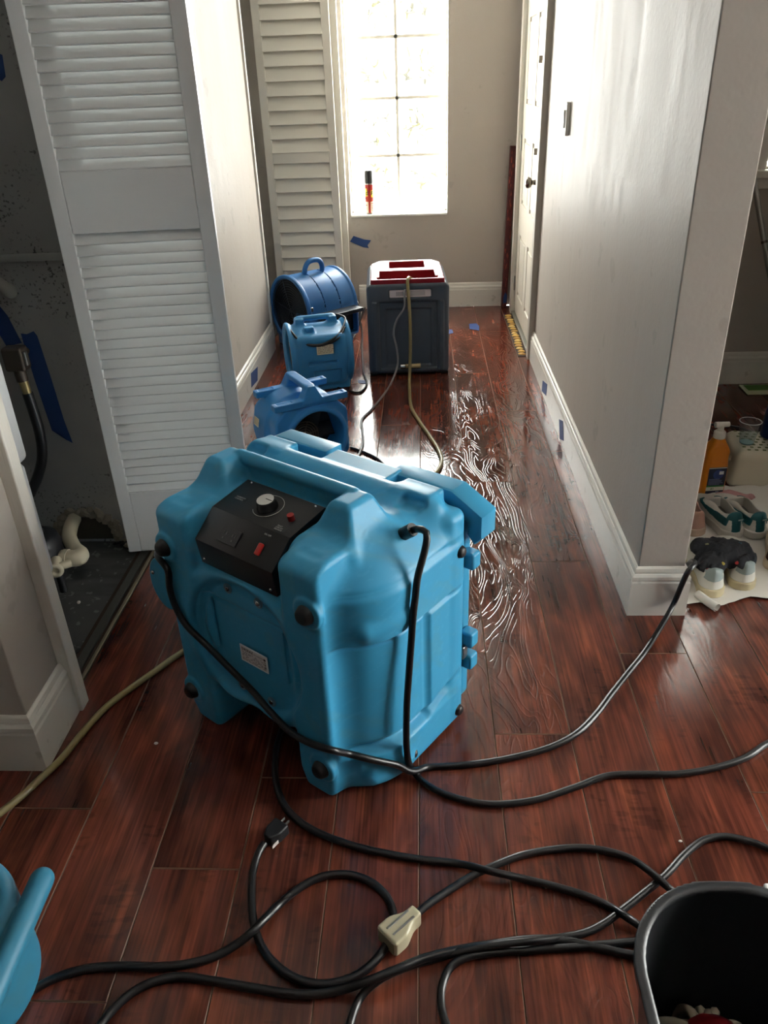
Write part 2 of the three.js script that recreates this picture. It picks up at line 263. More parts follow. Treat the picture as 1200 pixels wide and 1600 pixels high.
for (let n = -14; n <= 17; n++) {
  let x0 = -0.0195 + PW * n, x1 = x0 + PW;
  let zmin = x0 < -0.95 ? -1.275 : n >= 4 ? -3.805 : -5.42;
  if (n === -5) { x0 = -0.928; }
  if (x0 > 3.2) continue;
  x1 = Math.min(x1, 3.2);
  if (n < -5) x1 = Math.min(x1, n === -6 ? -0.930 : x1);
  const j = jointOf[n] ?? rr(-2, -0.7);
  const cuts = [];
  for (let k = -5; k <= 5; k++) cuts.push(j + k * PL);
  if (n === 1) { cuts.length = 0; cuts.push(-5.349, -4.029, -2.745, -1.40, -0.08, 1.24); }
  if (n === 2) { cuts.length = 0; cuts.push(-4.80, -3.482, -2.169, -0.86, 0.46, 1.78); }
  if (n === 0) { cuts.length = 0; cuts.push(-4.36, -3.038, -1.705, -0.40, 0.92); }
  const zs = [zmin, ...cuts.filter((z) => z > zmin + 0.03 && z < 2.15), 2.2];
  for (let i = 0; i < zs.length - 1; i++) {
    let z0 = zs[i], z1 = zs[i + 1], a0 = x0, a1 = x1;
    if (n === 3 && z1 > -1.95 === false) a1 = Math.min(a1, 0.60);
    let mi = Math.floor(hash2(n + 50, i, 7) * 6);
    if (n === 1 && z0 < -1.3 && z1 > -4.1) mi = z0 < -2.8 ? 7 : 6;
    if (n === 2 && z0 < -2.1 && z1 > -3.6) mi = 8;
    if (n === 0 && z0 < -1.6 && z1 > -3.1) mi = 8;
    if (n === 2 && z0 < -0.8 && z0 > -2.3) mi = 2;
    const p = part(floor, 'plank', plankGeo(a0, a1, z0, z1), [plankMats[mi], edgeMat]);
    p.position.y = -0.0006 * hash2(n + 9, i, 3);
  }
}
part(floor, 'edge_strip', rbox(-0.942, -0.931, -0.011, 0.002, -2.28, -1.50, 0.002), mat(0x7d7460, 0.5, { metalness: 0.5 }), 'pale metal edge strip along the closet');

// closet slab and its lip
const slab = structure('floor_closet');
part(slab, 'slab', metreUV(box(-1.95, -0.957, -0.05, -0.012, -2.36, -1.47)), slabMat);
part(slab, 'slab_lip', rbox(-0.985, -0.958, -0.02, -0.004, -2.30, -1.48, 0.003), mat(0x3c3c38, 0.7));
part(slab, 'pebble', new THREE.DodecahedronGeometry(0.006).translate(-1.09, -0.008, -1.96), mat(0xb8b4a8, 0.8));
part(slab, 'rubble', new THREE.DodecahedronGeometry(0.012).scale(1.4, 0.5, 1).translate(-1.02, -0.008, -2.27), mat(0x9a9488, 0.9));
for (let i = 0; i < 9; i++) part(slab, 'debris', new THREE.DodecahedronGeometry(rr(0.004, 0.012)).scale(1.8, 0.4, 0.8).rotateY(rr(0, 3)).translate(rr(-1.12, -0.99), -0.009, rr(-1.75, -1.55)), darkMat);

// ------------------------------------------------------------------ walls
const H = 2.46;
const ang = (g) => metreUV(g);
structure('ceiling', box(-2.7, 3.4, H, H + 0.1, -5.7, 2.35), ceilMat);
// far wall with the window opening
const WX0 = -0.470, WX1 = 0.161, WY0 = 0.611, WY1 = 2.28, WZ = -5.428;
structure('wall_back', ang(merge([box(-1.75, WX0, 0, H, WZ - 0.18, WZ), box(WX1, 0.75, 0, H, WZ - 0.18, WZ), box(WX0, WX1, 0, WY0, WZ - 0.18, WZ), box(WX0, WX1, WY1, H, WZ - 0.18, WZ)])), wallMat);
// partition right of the corridor and the door wall beyond it
structure('wall_right', ang(merge([rbox(0.604, 0.735, 0, H, -4.235, -1.892, 0.004), box(0.604, 0.735, 2.06, H, -5.25, -4.235), box(0.604, 0.735, 0, H, WZ, -5.25)])), wallMat);
// left of the corridor, between the two closets
structure('wall_left', ang(merge([rbox(-1.0, -0.903, 0, H, -4.53, -2.40, 0.004), box(-1.0, -0.903, 2.06, H, -2.40, -1.50), box(-1.0, -0.903, 2.06, H, WZ, -4.53)])), wallMat);
structure('wall_left_near', ang(merge([rbox(-2.6, -0.912, 0, H, -1.47, -1.29, 0.004)])), wallMat);
structure('wall_closet_far', ang(box(-1.95, -0.985, -0.05, H, -2.46, -2.335)), concreteMat);
structure('wall_closet_back', ang(box(-2.05, -1.95, -0.05, H, -2.46, -1.47)), concreteMat);
structure('wall_closet_inner', ang(merge([box(-1.75, -1.0, 0, H, -4.53, -4.45), box(-1.75, -1.65, 0, H, WZ, -4.53)])), mat(0x56585c, 0.8));
structure('floor_closet_far', box(-1.75, -0.94, -0.012, -0.002, WZ, -4.53), mat(0x2b2a2a, 0.8));
structure('wall_room_back', ang(merge([box(0.735, 1.5, 0, H, -3.95, -3.81), box(1.71, 3.2, 0, H, -3.95, -3.81), box(1.5, 1.71, 0, 1.0, -3.95, -3.81), box(1.5, 1.71, 2.1, H, -3.95, -3.81)])), wallMat);
structure('wall_room_side', ang(merge([box(3.2, 3.32, 0, H, -3.95, -2.55), box(3.2, 3.32, 0, H, -0.95, 2.2), box(3.2, 3.32, 2.1, H, -2.55, -0.95)])), wallFlatMat);
structure('wall_room_stub', ang(box(1.74, 1.86, 0, H, -3.81, -1.80)), wallFlatMat);
structure('wall_behind', ang(box(-2.7, 3.32, 0, H, 2.2, 2.32)), panelMat);
structure('wall_left_far', ang(box(-2.72, -2.6, 0, H, -1.47, 2.2)), panelMat);

// baseboards: one moulded profile swept along the wall
const BBP = [[0, 0], [0.018, 0], [0.018, 0.112], [0.0165, 0.116], [0.0155, 0.118], [0.017, 0.122], [0.0165, 0.132], [0.012, 0.139], [0.0095, 0.141], [0.0105, 0.145], [0.008, 0.155], [0.003, 0.160], [0, 0.160]];
function baseboard(name, a, b, m0 = 0, m1 = 0) {   // from a to b (x,z); the face looks to the left of that direction; m: mitre (+1 outer, -1 inner)
  const dx = b[0] - a[0], dz = b[1] - a[1], L = Math.hypot(dx, dz), ux = dx / L, uz = dz / L, nx = uz, nz = -ux;
  const pos = [], N = BBP.length;
  for (const [e, m] of [[0, m0], [1, m1]]) for (const [o, y] of BBP) {
    const s = e ? L + m * o : -m * o; pos.push(a[0] + ux * s + nx * o, y, a[1] + uz * s + nz * o);
  }
  const idx = [];
  for (let i = 0; i < N - 1; i++) idx.push(i, N + i, N + i + 1, i, N + i + 1, i + 1);
  for (let i = 1; i < N - 1; i++) { idx.push(0, i, i + 1); idx.push(N, N + i + 1, N + i); }
  let g = new THREE.BufferGeometry(); g.setAttribute('position', new THREE.Float32BufferAttribute(pos, 3)); g.setIndex(idx);
  g = g.toNonIndexed(); g.computeVertexNormals(); g = metreUV(g);
  return structure(name, g, trimMat);
}
baseboard('baseboard_right', [0.604, -1.892], [0.604, -4.235], 1, 0);
baseboard('baseboard_right_end', [0.735, -1.892], [0.604, -1.892], 1, 1);
baseboard('baseboard_right_room', [0.735, -3.81], [0.735, -1.892], 0, 1);
baseboard('baseboard_back', [0.562, WZ], [-0.44, WZ], 0, 0);
baseboard('baseboard_left', [-0.903, -4.53], [-0.903, -2.40], 0, 0);
baseboard('baseboard_left_near', [-0.912, -1.29], [-2.6, -1.29], 1, 0);
baseboard('baseboard_left_return', [-0.912, -1.47], [-0.912, -1.29], 0, 1);
baseboard('baseboard_room_back', [3.2, -3.81], [0.735, -3.81], 0, 0);

// white jamb board of the near closet opening
structure('trim_1', rbox(-0.935, -0.884, 0.0, 2.08, -1.512, -1.47, 0.004), trimMat);
structure('trim_2', rbox(-0.985, -0.9, 0.0, 2.08, -2.40, -2.336, 0.004), trimMat);
structure('trim_3', rbox(-0.99, -0.892, 0.0, 2.08, -4.56, -4.53, 0.004), trimMat);

// ------------------------------------------------------------------ window of patterned glass squares
const win = structure('window_1');
const GZ = -5.565;
part(win, 'sill', rbox(WX0 + 0.001, WX1 - 0.001, WY0 - 0.012, WY0 + 0.002, -5.60, -5.418, 0.004), mat(0xf0efe8, 0.35), 'white marble sill');
for (const [x0, x1, y0, y1] of [[WX0, WX0 + 0.012, WY0, WY1], [WX1 - 0.012, WX1, WY0, WY1], [WX0, WX1, WY0, WY0 + 0.012], [WX0, WX1, WY1 - 0.012, WY1]])
  part(win, 'frame', rbox(x0, x1, y0, y1, -5.60, -5.53, 0.002), mat(0xf2efdf, 0.4));
const grout = mat(0xd4cfc4, 0.7), paneMat = new THREE.MeshPhysicalMaterial({ color: 0xfbfdfa, transmission: 1, thickness: 0, roughness: 0.05, ior: 1.5 });
const reliefMat = new THREE.MeshPhysicalMaterial({ color: 0xd9ddd6, transmission: 0.030, thickness: 0, roughness: 0.3, ior: 1.5 });
const reliefMat2 = new THREE.MeshPhysicalMaterial({ color: 0xdfe2c0, transmission: 0.034, thickness: 0, roughness: 0.3, ior: 1.5 });
const gx = [WX0 + 0.012, -0.1545, WX1 - 0.012], gy = [WY0 + 0.012]; for (let i = 1; i <= 5; i++) gy.push(WY0 + 0.012 + i * 0.3305);
part(win, 'joint', box(-0.1635, -0.1455, WY0, WY1, -5.59, -5.55), grout);
for (let r = 1; r < 5; r++) part(win, 'joint', box(WX0, WX1, gy[r] - 0.009, gy[r] + 0.009, -5.59, -5.55), grout);
function leafGeo(list) {                     // small raised strokes pressed into the glass
  const gs = [];
  for (const [x, y, a, l, w, bend] of list) {
    const pts = [], n = 5;
    for (let i = 0; i <= n; i++) { const t = i / n - 0.5; pts.push([x + Math.cos(a) * t * l - Math.sin(a) * bend * (t * t), y + Math.sin(a) * t * l + Math.cos(a) * bend * (t * t), 0]); }
    const g = tube(pts, w, false, 4, 6); g.scale(1, 1, 0.4); gs.push(g);
  }
  return merge(gs);
}
for (let r = 0; r < 5; r++) for (let c = 0; c < 2; c++) {
  const x0 = gx[c] + 0.006, x1 = gx[c + 1] - 0.006, y0 = gy[r] + 0.006, y1 = Math.min(gy[r + 1] - 0.004, WY1 - 0.012), cx = (x0 + x1) / 2, cy = (y0 + y1) / 2;
  const p = part(win, 'pane', new THREE.PlaneGeometry(x1 - x0, y1 - y0).translate(cx, cy, GZ), paneMat);
  const A = [], Bq = [];
  for (let i = 0; i < 17; i++) {
    const th = rr(0, 6.283), rad = Math.pow(rnd(), 0.6) * 0.115, x = cx + rad * Math.cos(th), y = cy + rad * Math.sin(th);
    (rnd() < 0.8 ? A : Bq).push([x, y, th + rr(-0.9, 0.9), rr(0.022, 0.062), rr(0.0075, 0.0125), rr(-0.05, 0.05)]);
  }
  const q = part(p, 'leaf_relief', leafGeo(A).translate(0, 0, GZ + 0.004), reliefMat); q.userData.kind = 'stuff';
  if (Bq.length) { const q2 = part(p, 'leaf_relief', leafGeo(Bq).translate(0, 0, GZ + 0.004), reliefMat2); q2.userData.kind = 'stuff'; }
}
// window of the next room with its blind
const win2 = structure('window_2');
for (const [x0, x1, y0, y1] of [[1.46, 1.51, 0.93, 2.12], [1.70, 1.735, 0.93, 2.12], [1.46, 1.735, 2.07, 2.14]]) part(win2, 'frame', rbox(x0, x1, y0, y1, -3.83, -3.795, 0.004), trimMat);
part(win2, 'sill', rbox(1.44, 1.738, 0.955, 0.99, -3.86, -3.765, 0.006), trimMat);
part(win2, 'apron', rbox(1.46, 1.735, 0.91, 0.955, -3.812, -3.79, 0.004), trimMat);
part(win2, 'pane', new THREE.PlaneGeometry(0.21, 1.1).translate(1.605, 1.55, -3.92), paneMat);
for (let i = 0; i < 24; i++) part(win2, 'blind_slat', rbox(1.512, 1.698, -0.0015, 0.0015, -0.024, 0.024, 0.001, 1).rotateX(0.5).translate(0, 1.03 + i * 0.043, -3.86), mat(0xe6e4dc, 0.5));
// glazed patio door that lights the rooms from the right
const win3 = structure('window_3');
for (const [z0, z1, y0, y1] of [[-2.55, -2.48, 0, 2.1], [-1.02, -0.95, 0, 2.1], [-2.55, -0.95, 2.04, 2.1], [-2.55, -0.95, 0, 0.06], [-1.79, -1.71, 0, 2.1]]) part(win3, 'frame', rbox(3.2, 3.27, y0, y1, z0, z1, 0.004), trimMat);
for (const [z0, z1] of [[-2.48, -1.79], [-1.71, -1.02]]) part(win3, 'pane', new THREE.PlaneGeometry(z1 - z0, 1.98).rotateY(-Math.PI / 2).translate(3.24, 1.05, (z0 + z1) / 2), paneMat);

// ------------------------------------------------------------------ front door
const door = structure('door_1');
const doorMat = mat(0xd2cbbe, 0.5, { specularIntensity: 0.5 }), DX = 0.6;
part(door, 'door_slab', box(DX + 0.008, DX + 0.044, 0.025, 2.03, -5.20, -4.31), doorMat);
const cols = [[-4.70, -4.42], [-5.09, -4.81]], rows = [[0.15, 0.52], [0.70, 1.06], [1.24, 1.66], [1.78, 1.93]];
const zs = [-5.20, -5.09, -4.81, -4.70, -4.42, -4.31];
for (const [a, b] of [[0, 1], [2, 3], [4, 5]]) part(door, 'stile', rbox(DX, DX + 0.01, 0.025, 2.03, zs[a], zs[b], 0.002), doorMat);
const ys = [0.025, 0.15, 0.52, 0.70, 1.06, 1.24, 1.66, 1.78, 1.93, 2.03];
for (const [z0, z1] of cols) for (let i = 0; i < 5; i++) part(door, 'rail', rbox(DX, DX + 0.01, ys[i * 2], ys[i * 2 + 1], z0, z1, 0.002), doorMat);
for (const [z0, z1] of cols) for (const [y0, y1] of rows) {
  const s = 0.022, h = 0.028, o = [[z0 + s, y0 + s], [z1 - s, y0 + s], [z1 - s, y1 - s], [z0 + s, y1 - s]];
  const g = extrude(o, 0.009, 0.004); g.rotateY(-Math.PI / 2); g.translate(DX + 0.0095, 0, 0);
  part(door, 'door_panel', g, doorMat);
}
for (const y of [0.2, 1.03, 1.85]) part(door, 'hinge', cylBetween([DX - 0.004, y - 0.045, -5.205], [DX - 0.004, y + 0.045, -5.205], 0.006, 0.006, 10), steelMat);
const knobMat = mat(0x7d756c, 0.25, { metalness: 1 });
const knob = part(door, 'door_knob', lathe([[0, 0], [0.03, 0], [0.03, 0.008], [0.013, 0.014], [0.011, 0.034], [0.022, 0.040], [0.028, 0.052], [0.025, 0.064], [0.012, 0.070], [0, 0.070]], 24).rotateZ(Math.PI / 2).translate(DX, 0.90, -4.37), knobMat);
for (const y of [1.045, 1.45]) { const d = part(door, 'deadbolt', lathe([[0, 0], [0.027, 0], [0.026, 0.010], [0.018, 0.014], [0, 0.014]], 24).rotateZ(Math.PI / 2).translate(DX, y, -4.37), knobMat); part(d, 'thumb_turn', rbox(DX - 0.034, DX - 0.012, y - 0.016, y + 0.016, -4.374, -4.366, 0.003), knobMat); }
part(door, 'casing', rbox(0.574, 0.622, 0, 2.1, -4.302, -4.237, 0.004), mat(0xb4aea4, 0.5));
part(door, 'casing', rbox(0.574, 0.604, 0, 2.1, -5.275, -5.212, 0.004), trimMat);
part(door, 'casing', rbox(0.578, 0.604, 2.045, 2.12, -5.275, -4.235, 0.004), trimMat);
part(door, 'threshold', rbox(0.582, 0.66, 0.0, 0.016, -5.21, -4.30, 0.004), mat(0x9a9a92, 0.4, { metalness: 0.7 }), 'worn metal threshold');
part(door, 'exterior_panel', box(0.66, 0.70, 0, 2.1, -5.25, -4.24), mat(0x6b665f, 0.7));
// ------------------------------------------------------------------ louvred folding doors
function louverDoor(t, W, hgt, st, sections, pitch, m, thick = 0.030, tilt = 0.62) {   // x from 0 to W, front face at z=0, back at -thick
  part(t, 'stile', rbox(0, st, 0.012, hgt, -thick, 0, 0.003), m); part(t, 'stile', rbox(W - st, W, 0.012, hgt, -thick, 0, 0.003), m);
  let y = 0.012;
  for (const [a, b] of sections) {
    part(t, 'rail', rbox(st, W - st, y, a, -thick, 0, 0.003), m); y = b;
    const n = Math.round((b - a) / pitch), p = (b - a) / n, sl = p * 1.22;
    const g = metreUV(rbox(st - 0.004, W - st + 0.004, -sl / 2, sl / 2, -0.0035, 0.0035, 0.003, 1).rotateX(-tilt));
    for (let i = 0; i < n; i++) part(t, 'louver_slat', g, m).position.set(0, a + (i + 0.5) * p, -thick * 0.42);
  }
  part(t, 'rail', rbox(st, W - st, y, hgt, -thick, 0, 0.003), m);
}
{
  const t = thing('louvered_door', 'white louvered folding closet door standing open beside the pipe closet', 'door', [-1.012, 0, -2.222], 0.135);
  louverDoor(t, 0.434, 2.02, 0.042, [[0.236, 1.047], [1.207, 1.93]], 0.0295, louverMat);
  const t2 = thing('louvered_door', 'cream louvered folding door standing open beside the glass block window', 'door', [-0.962, 0, -5.205], 0);
  louverDoor(t2, 0.442, 2.02, 0.048, [[0.16, 0.955], [1.02, 1.94]], 0.076, louverMat2, 0.030, 0.3);
  const t3 = thing('louvered_door', 'second leaf of the far folding door, only its white edge showing', 'door', [-0.940, 0, -5.262], 0);
  louverDoor(t3, 0.458, 2.02, 0.048, [[0.16, 0.955], [1.02, 1.94]], 0.076, louverMat2, 0.030, 0.3);
}
// ------------------------------------------------------------------ big blue dehumidifier in front
const blueMat = mat(0x3a95bf, 0.42, { specularIntensity: 0.6, vertexColors: true });
const blackRubber = mat(0x121214, 0.45), blackPlastic = mat(0x17181b, 0.38), chrome = mat(0xc8c8c8, 0.2, { metalness: 1 });
function scuffs(g, seedN, amount = 1) {               // pale scratches and brown grime specks as vertex colour
  const p = g.attributes.position, c = new Float32Array(p.count * 3);
  for (let i = 0; i < p.count; i++) {
    const x = p.getX(i) * 24, y = p.getY(i) * 24, z = p.getZ(i) * 24;
    const n = fbm(x + z * 0.7, y - z * 0.6, seedN, 4), f = fbm(x * 4 + z * 3, y * 4 + z * 2, seedN + 9, 3);
    const g1 = sstep(0.56, 0.78, n) * amount, g2 = sstep(0.66, 0.78, f) * 0.5 * amount;
    c[i * 3] = 1 + 0.35 * g1 + 0.5 * g2; c[i * 3 + 1] = 1 - 0.02 * g1 + 0.12 * g2; c[i * 3 + 2] = 1 - 0.10 * g1 + 0.08 * g2;
  }
  g.setAttribute('color', new THREE.BufferAttribute(c, 3));
  return g;
}
{
  const t = thing('dehumidifier', 'big sky blue dehumidifier with a black control panel, nearest on the dark wood floor', 'dehumidifier', [-0.3995, 0, -1.3246], -0.6212);
  const plan = (ax, z, inset, rF) => {
    const z0 = -0.205, hz = 0.185 - inset * 0.6, hx = 0.322 - inset, r = z > z0 ? rF : 0.03;
    const a = ax - hx + r, b = Math.abs(z - z0) - hz + r;
    return Math.hypot(Math.max(a, 0), Math.max(b, 0)) + Math.min(Math.max(a, b), 0) - r;
  };
  const f = (x, y, z) => {
    const ax = Math.abs(x);
    const rear = sstep(-0.27, -0.34, z);
    let ins = 0.011 * (sstep(0.105, 0.122, y) - sstep(0.405, 0.415, y)) * (1 - 0.75 * sstep(-0.24, -0.26, z)) + Math.max(0, y - 0.53) * mixn(0.85, 0.42, rear);
    ins += 0.006 * (sstep(0.395, 0.405, y) - sstep(0.409, 0.414, y));
    // band grooves over shoulder and skirt
    ins += 0.006 * Math.exp(-(((y - 0.53) / 0.008) ** 2)) + 0.012 * Math.exp(-(((y - (0.125 + 0.25 * Math.max(0, -z - 0.24))) / 0.010) ** 2));
    let d = plan(ax, z, ins, 0.155);
    d = smax(d, y - (0.612 + 0.018 * rear), 0.03); d = smax(d, 0.012 - y, 0.02);
    // front columns with the feet
    const tap = 0.012 * sstep(0.07, 0.0, y);
    let col = sdBox(ax - 0.187, y - 0.306, z + 0.058, 0.052 - tap, 0.306, 0.058 - tap * 0.5, 0.014);
    col = smax(col, (y - 0.608) * 0.86 + z * 0.5 + 0.012, 0.012);
    d = smin(d, col, 0.026);
    // round fan housing pressed into the front
    const rad = Math.hypot(x, y - 0.315);
    d = smax(d, -Math.max(rad - 0.172, -0.016 - z), 0.010);
    d = smin(d, sdTor(rad, z + 0.021, 0.186, 0.017), 0.016);
    d = smax(d, -sdTor(rad, z + 0.017, 0.150, 0.006), 0.010);
    // bosses for the rubber feet on the columns and the sides
    for (const yy of [0.51, 0.098]) d = smin(d, sdCyl(Math.hypot(ax - 0.213, y - yy), z + 0.004, 0.034, 0.010, 0.005), 0.008);
    for (const yy of [0.445, 0.045]) d = smin(d, sdCap(ax, y, z, [0.275, yy, -0.09], [0.300, yy, -0.170], 0.026), 0.012);
    // upright groove where barrel and rear frame meet
    d = smax(d, -(Math.hypot(ax - 0.322, z + 0.245) - 0.009 + (y > 0.40 || y < 0.14 ? 0.02 : 0)), 0.008);
    // arch between the feet
    d = smax(d, -sdBox(x, y - 0.02, z + 0.04, 0.137, 0.118, 0.20, 0.02), 0.012);
    // rear frame, seam and back half
    d = smin(d, sdBox(x, y - 0.308, z + 0.365, 0.318, 0.286, 0.034, 0.022), 0.014);
    d = smax(d, -sdBox(x, y - 0.33, z + 0.403, 0.40, 0.40, 0.0022), 0.003);
    d = smin(d, sdBox(x, y - 0.305, z + 0.428, 0.30, 0.272, 0.024, 0.018), 0.003);
    d = smin(d, sdBox(x - 0.02, y - 0.604, z + 0.385, 0.10, 0.012, 0.05, 0.006), 0.01);
    d = smin(d, sdBox(ax - 0.215, y - 0.606, z + 0.355, 0.05, 0.022, 0.035, 0.008), 0.012);
    d = smax(d, -sdBox(ax - 0.235, y - 0.64, z + 0.305, 0.03, 0.032, 0.022, 0.012), 0.01);
    // carry handle: two blocks and the bar
    const ti = Math.max(0, y - 0.59) * 0.42;
    d = smin(d, sdBox(ax - 0.183, y - 0.60, z + 0.178, 0.062 - ti, 0.076, 0.074 - ti, 0.012), 0.022);
    d = smin(d, sdBox(x, y - 0.622, z + 0.214, 0.15, 0.045, 0.016, 0.012), 0.012);
    d = smin(d, sdCap(x, y, z, [-0.165, 0.664, -0.205], [0.165, 0.664, -0.205], 0.0155), 0.006);
    // well for the control panel
    d = smax(d, -sdBox(x, y - 0.62, z + 0.07, 0.1165, 0.123, 0.112, 0.008), 0.01);
    // thumb dimples on the column tops
    d = smax(d, -sdCap(ax, y, z, [0.17, 0.632, -0.042], [0.205, 0.632, -0.042], 0.021), 0.008);
    // frame of the type plate
    const pl = Math.max(Math.abs(x) - 0.112, Math.abs(y - 0.335) - 0.068), ring = Math.abs(pl) - 0.0016;
    d = smin(d, Math.max(ring, Math.abs(z + 0.021) - 0.0032), 0.003);
    return d;
  };
  const body = part(t, 'body', scuffs(sdfMesh(f, [-0.37, -0.01, -0.475], [0.37, 0.70, 0.03], 0.0034), 11), blueMat);
  // control panel
  const prof = [[0.016, 0.498], [0.008, 0.560], [0.066, 0.612], [0.172, 0.632], [0.178, 0.628], [0.178, 0.498]];   // (depth, y)
  const pg = extrude(prof.map(([a, b]) => [a, b]), 0.2305, 0.002); pg.rotateY(Math.PI / 2); pg.translate(-0.11525, 0, 0);
  const panel = part(t, 'control_panel', toCreasedNormals(pg, 0.4), blackPlastic, 'black control panel');
  const onTop = (x, s, lift = 0) => { const a = [0.066, 0.612], b = [0.172, 0.632], n = [-(b[1] - a[1]), (b[0] - a[0])], L = Math.hypot(...n); return [x, mixn(a[1], b[1], s) + n[1] / L * lift, -(mixn(a[0], b[0], s) + n[0] / L * lift)]; };
  const onMid = (x, s, lift = 0) => { const a = [0.008, 0.560], b = [0.066, 0.612], n = [-(b[1] - a[1]), (b[0] - a[0])], L = Math.hypot(...n); return [x, mixn(a[1], b[1], s) + n[1] / L * lift, -(mixn(a[0], b[0], s) + n[0] / L * lift)]; };
  const aTop = Math.PI / 2 - Math.atan2(0.020, 0.106), aMid = Math.PI / 2 - Math.atan2(0.052, 0.058);
  const lay = (g, pos, tilt) => { g.rotateX(-tilt + 0); g.translate(...pos); return g; };   // g built facing +z
  const flat = (tex, w, h, pos, tilt, parent, nm) => part(parent, nm, lay(new THREE.PlaneGeometry(w, h), pos, tilt), mat(0xffffff, 0.5, { map: tex, transparent: false }));
  const kn = part(panel, 'dial', lay(lathe([[0, 0.019], [0.019, 0.019], [0.020, 0.017], [0.0215, 0.006], [0.023, 0.005], [0.023, 0]], 32).rotateX(Math.PI / 2), onTop(0.0, 0.5, 0), aTop), blackRubber, 'black dial');
  part(kn, 'dial_cap', lay(new THREE.CylinderGeometry(0.0185, 0.0185, 0.001, 32).rotateX(Math.PI / 2), onTop(0.0, 0.5, 0.0197), aTop), mat(0xd5d5d2, 0.3, { metalness: 0.6 }), 'silver dial cap');
  part(kn, 'pointer', lay(new THREE.BoxGeometry(0.017, 0.0012, 0.0012).translate(0.009, 0.002, 0), onTop(0.0, 0.5, 0.0206), aTop), blackRubber);
  const arc = []; for (let i = 0; i <= 20; i++) { const a = -2.4 + i * 0.235; arc.push([Math.cos(a) * (0.031 + i * 0.0004), Math.sin(a) * (0.031 + i * 0.0004), 0]); }
  part(panel, 'scale_ring', lay(tube(arc, 0.0007, false, 4, 40), onTop(0.0, 0.5, 0.0006), aTop), mat(0xc9c9c4, 0.5));
  const btn = part(panel, 'reset_button', lay(new THREE.CylinderGeometry(0.0075, 0.0075, 0.014, 20).rotateX(Math.PI / 2).translate(0, 0, 0.006), onTop(0.078, 0.42, 0), aTop), mat(0x9c1f1f, 0.35), 'red push button');
  const words = (lines, w, h, size) => canvasTex(w, h, (g) => { g.fillStyle = '#1b1c1f'; g.fillRect(0, 0, w, h); g.fillStyle = '#c9c9c4'; g.font = `${size}px sans-serif`; lines.forEach((s, i) => g.fillText(s, 4, (i + 0.85) * h / lines.length)); });
  flat(words(['RESET', 'CIRCUIT', 'BREAKER'], 128, 72, 22), 0.030, 0.016, onTop(0.078, 0.12, 0.0006), aTop, panel, 'printed_text');
  flat(words(['HUMIDITY', 'CONTROL'], 128, 48, 22), 0.034, 0.012, onTop(-0.075, 0.45, 0.0006), aTop, panel, 'printed_text');
  const out = part(panel, 'power_outlet', lay(extrude([[-0.028, -0.017], [0.028, -0.017], [0.028, 0.017], [-0.028, 0.017]], 0.004, 0.001), onMid(-0.028, 0.42, 0), aMid), mat(0x232428, 0.5));
  for (const sx of [-0.013, 0.013]) for (const [dx, dy, w, h] of [[-0.004, 0.004, 0.0018, 0.007], [0.004, 0.004, 0.0018, 0.007], [0, -0.007, 0.004, 0.004]]) part(out, 'slot', lay(new THREE.BoxGeometry(w, h, 0.001).translate(sx + dx, dy, 0.0042), onMid(-0.028, 0.42, 0), aMid), mat(0x6a6a6a, 0.5));
  part(panel, 'rocker_switch', lay(rbox(-0.006, 0.006, -0.013, 0.013, 0, 0.009, 0.003), onMid(0.062, 0.42, 0), aMid), mat(0xb02522, 0.3), 'red rocker switch');
  flat(words(['ON / OFF'], 96, 24, 20), 0.022, 0.006, onMid(0.062, 0.86, 0.0006), aMid, panel, 'printed_text');
  for (const sx of [-0.1, 0.1]) { part(panel, 'screw', new THREE.SphereGeometry(0.0035, 10, 6).translate(sx, 0.512, -0.0135), chrome); part(panel, 'screw', new THREE.SphereGeometry(0.0035, 10, 6).translate(sx * 0.95, 0.631, -0.166), chrome); }
  // type label
  const lab = canvasTex(512, 280, (g, w, h) => {
    g.fillStyle = '#dfe6e8'; g.fillRect(0, 0, w, h); g.fillStyle = '#d9d2cf'; g.fillRect(14, 14, w - 28, h - 28);
    g.fillStyle = '#16181c'; g.font = 'bold 66px sans-serif'; g.fillText('DRIEAZ', 22, 74); g.font = '30px sans-serif'; g.fillText('DEHUMIDIFIER', 262, 72);
    g.beginPath(); g.arc(474, 60, 20, 0, 7); g.fill();
    g.fillStyle = '#5a585a'; for (let i = 0; i < 7; i++) for (let x = 24; x < 470;) { const l = rr(14, 60); if (rnd() < 0.75) g.fillRect(x, 100 + i * 23, l, 9); x += l + rr(8, 22); }
    g.fillStyle = '#16181c'; for (let i = 0; i < 4; i++) g.fillRect(466, 100 + i * 34, 22, 14);
  });
  part(t, 'type_label', rbox(-0.034, 0.052, 0.264, 0.310, -0.0205, -0.0186, 0.0006, 1), mat(0xe6ecec, 0.4), 'white printed type label');
  part(t, 'type_label_print', new THREE.PlaneGeometry(0.083, 0.043).translate(0.009, 0.287, -0.0184), mat(0xffffff, 0.45, { map: lab }));
  // rubber bolts and screws
  const boltG = lathe([[0, 0.020], [0.012, 0.020], [0.017, 0.016], [0.021, 0.006], [0.022, 0]], 14);
  const bolt = (x, y, z, dir, s = 1) => { const g = boltG.clone().scale(s, s, s); g.applyQuaternion(new THREE.Quaternion().setFromUnitVectors(V3(0, 1, 0), V3(...dir).normalize())); g.translate(x, y, z); const b = part(t, 'rubber_bumper', g, blackRubber); return b; };
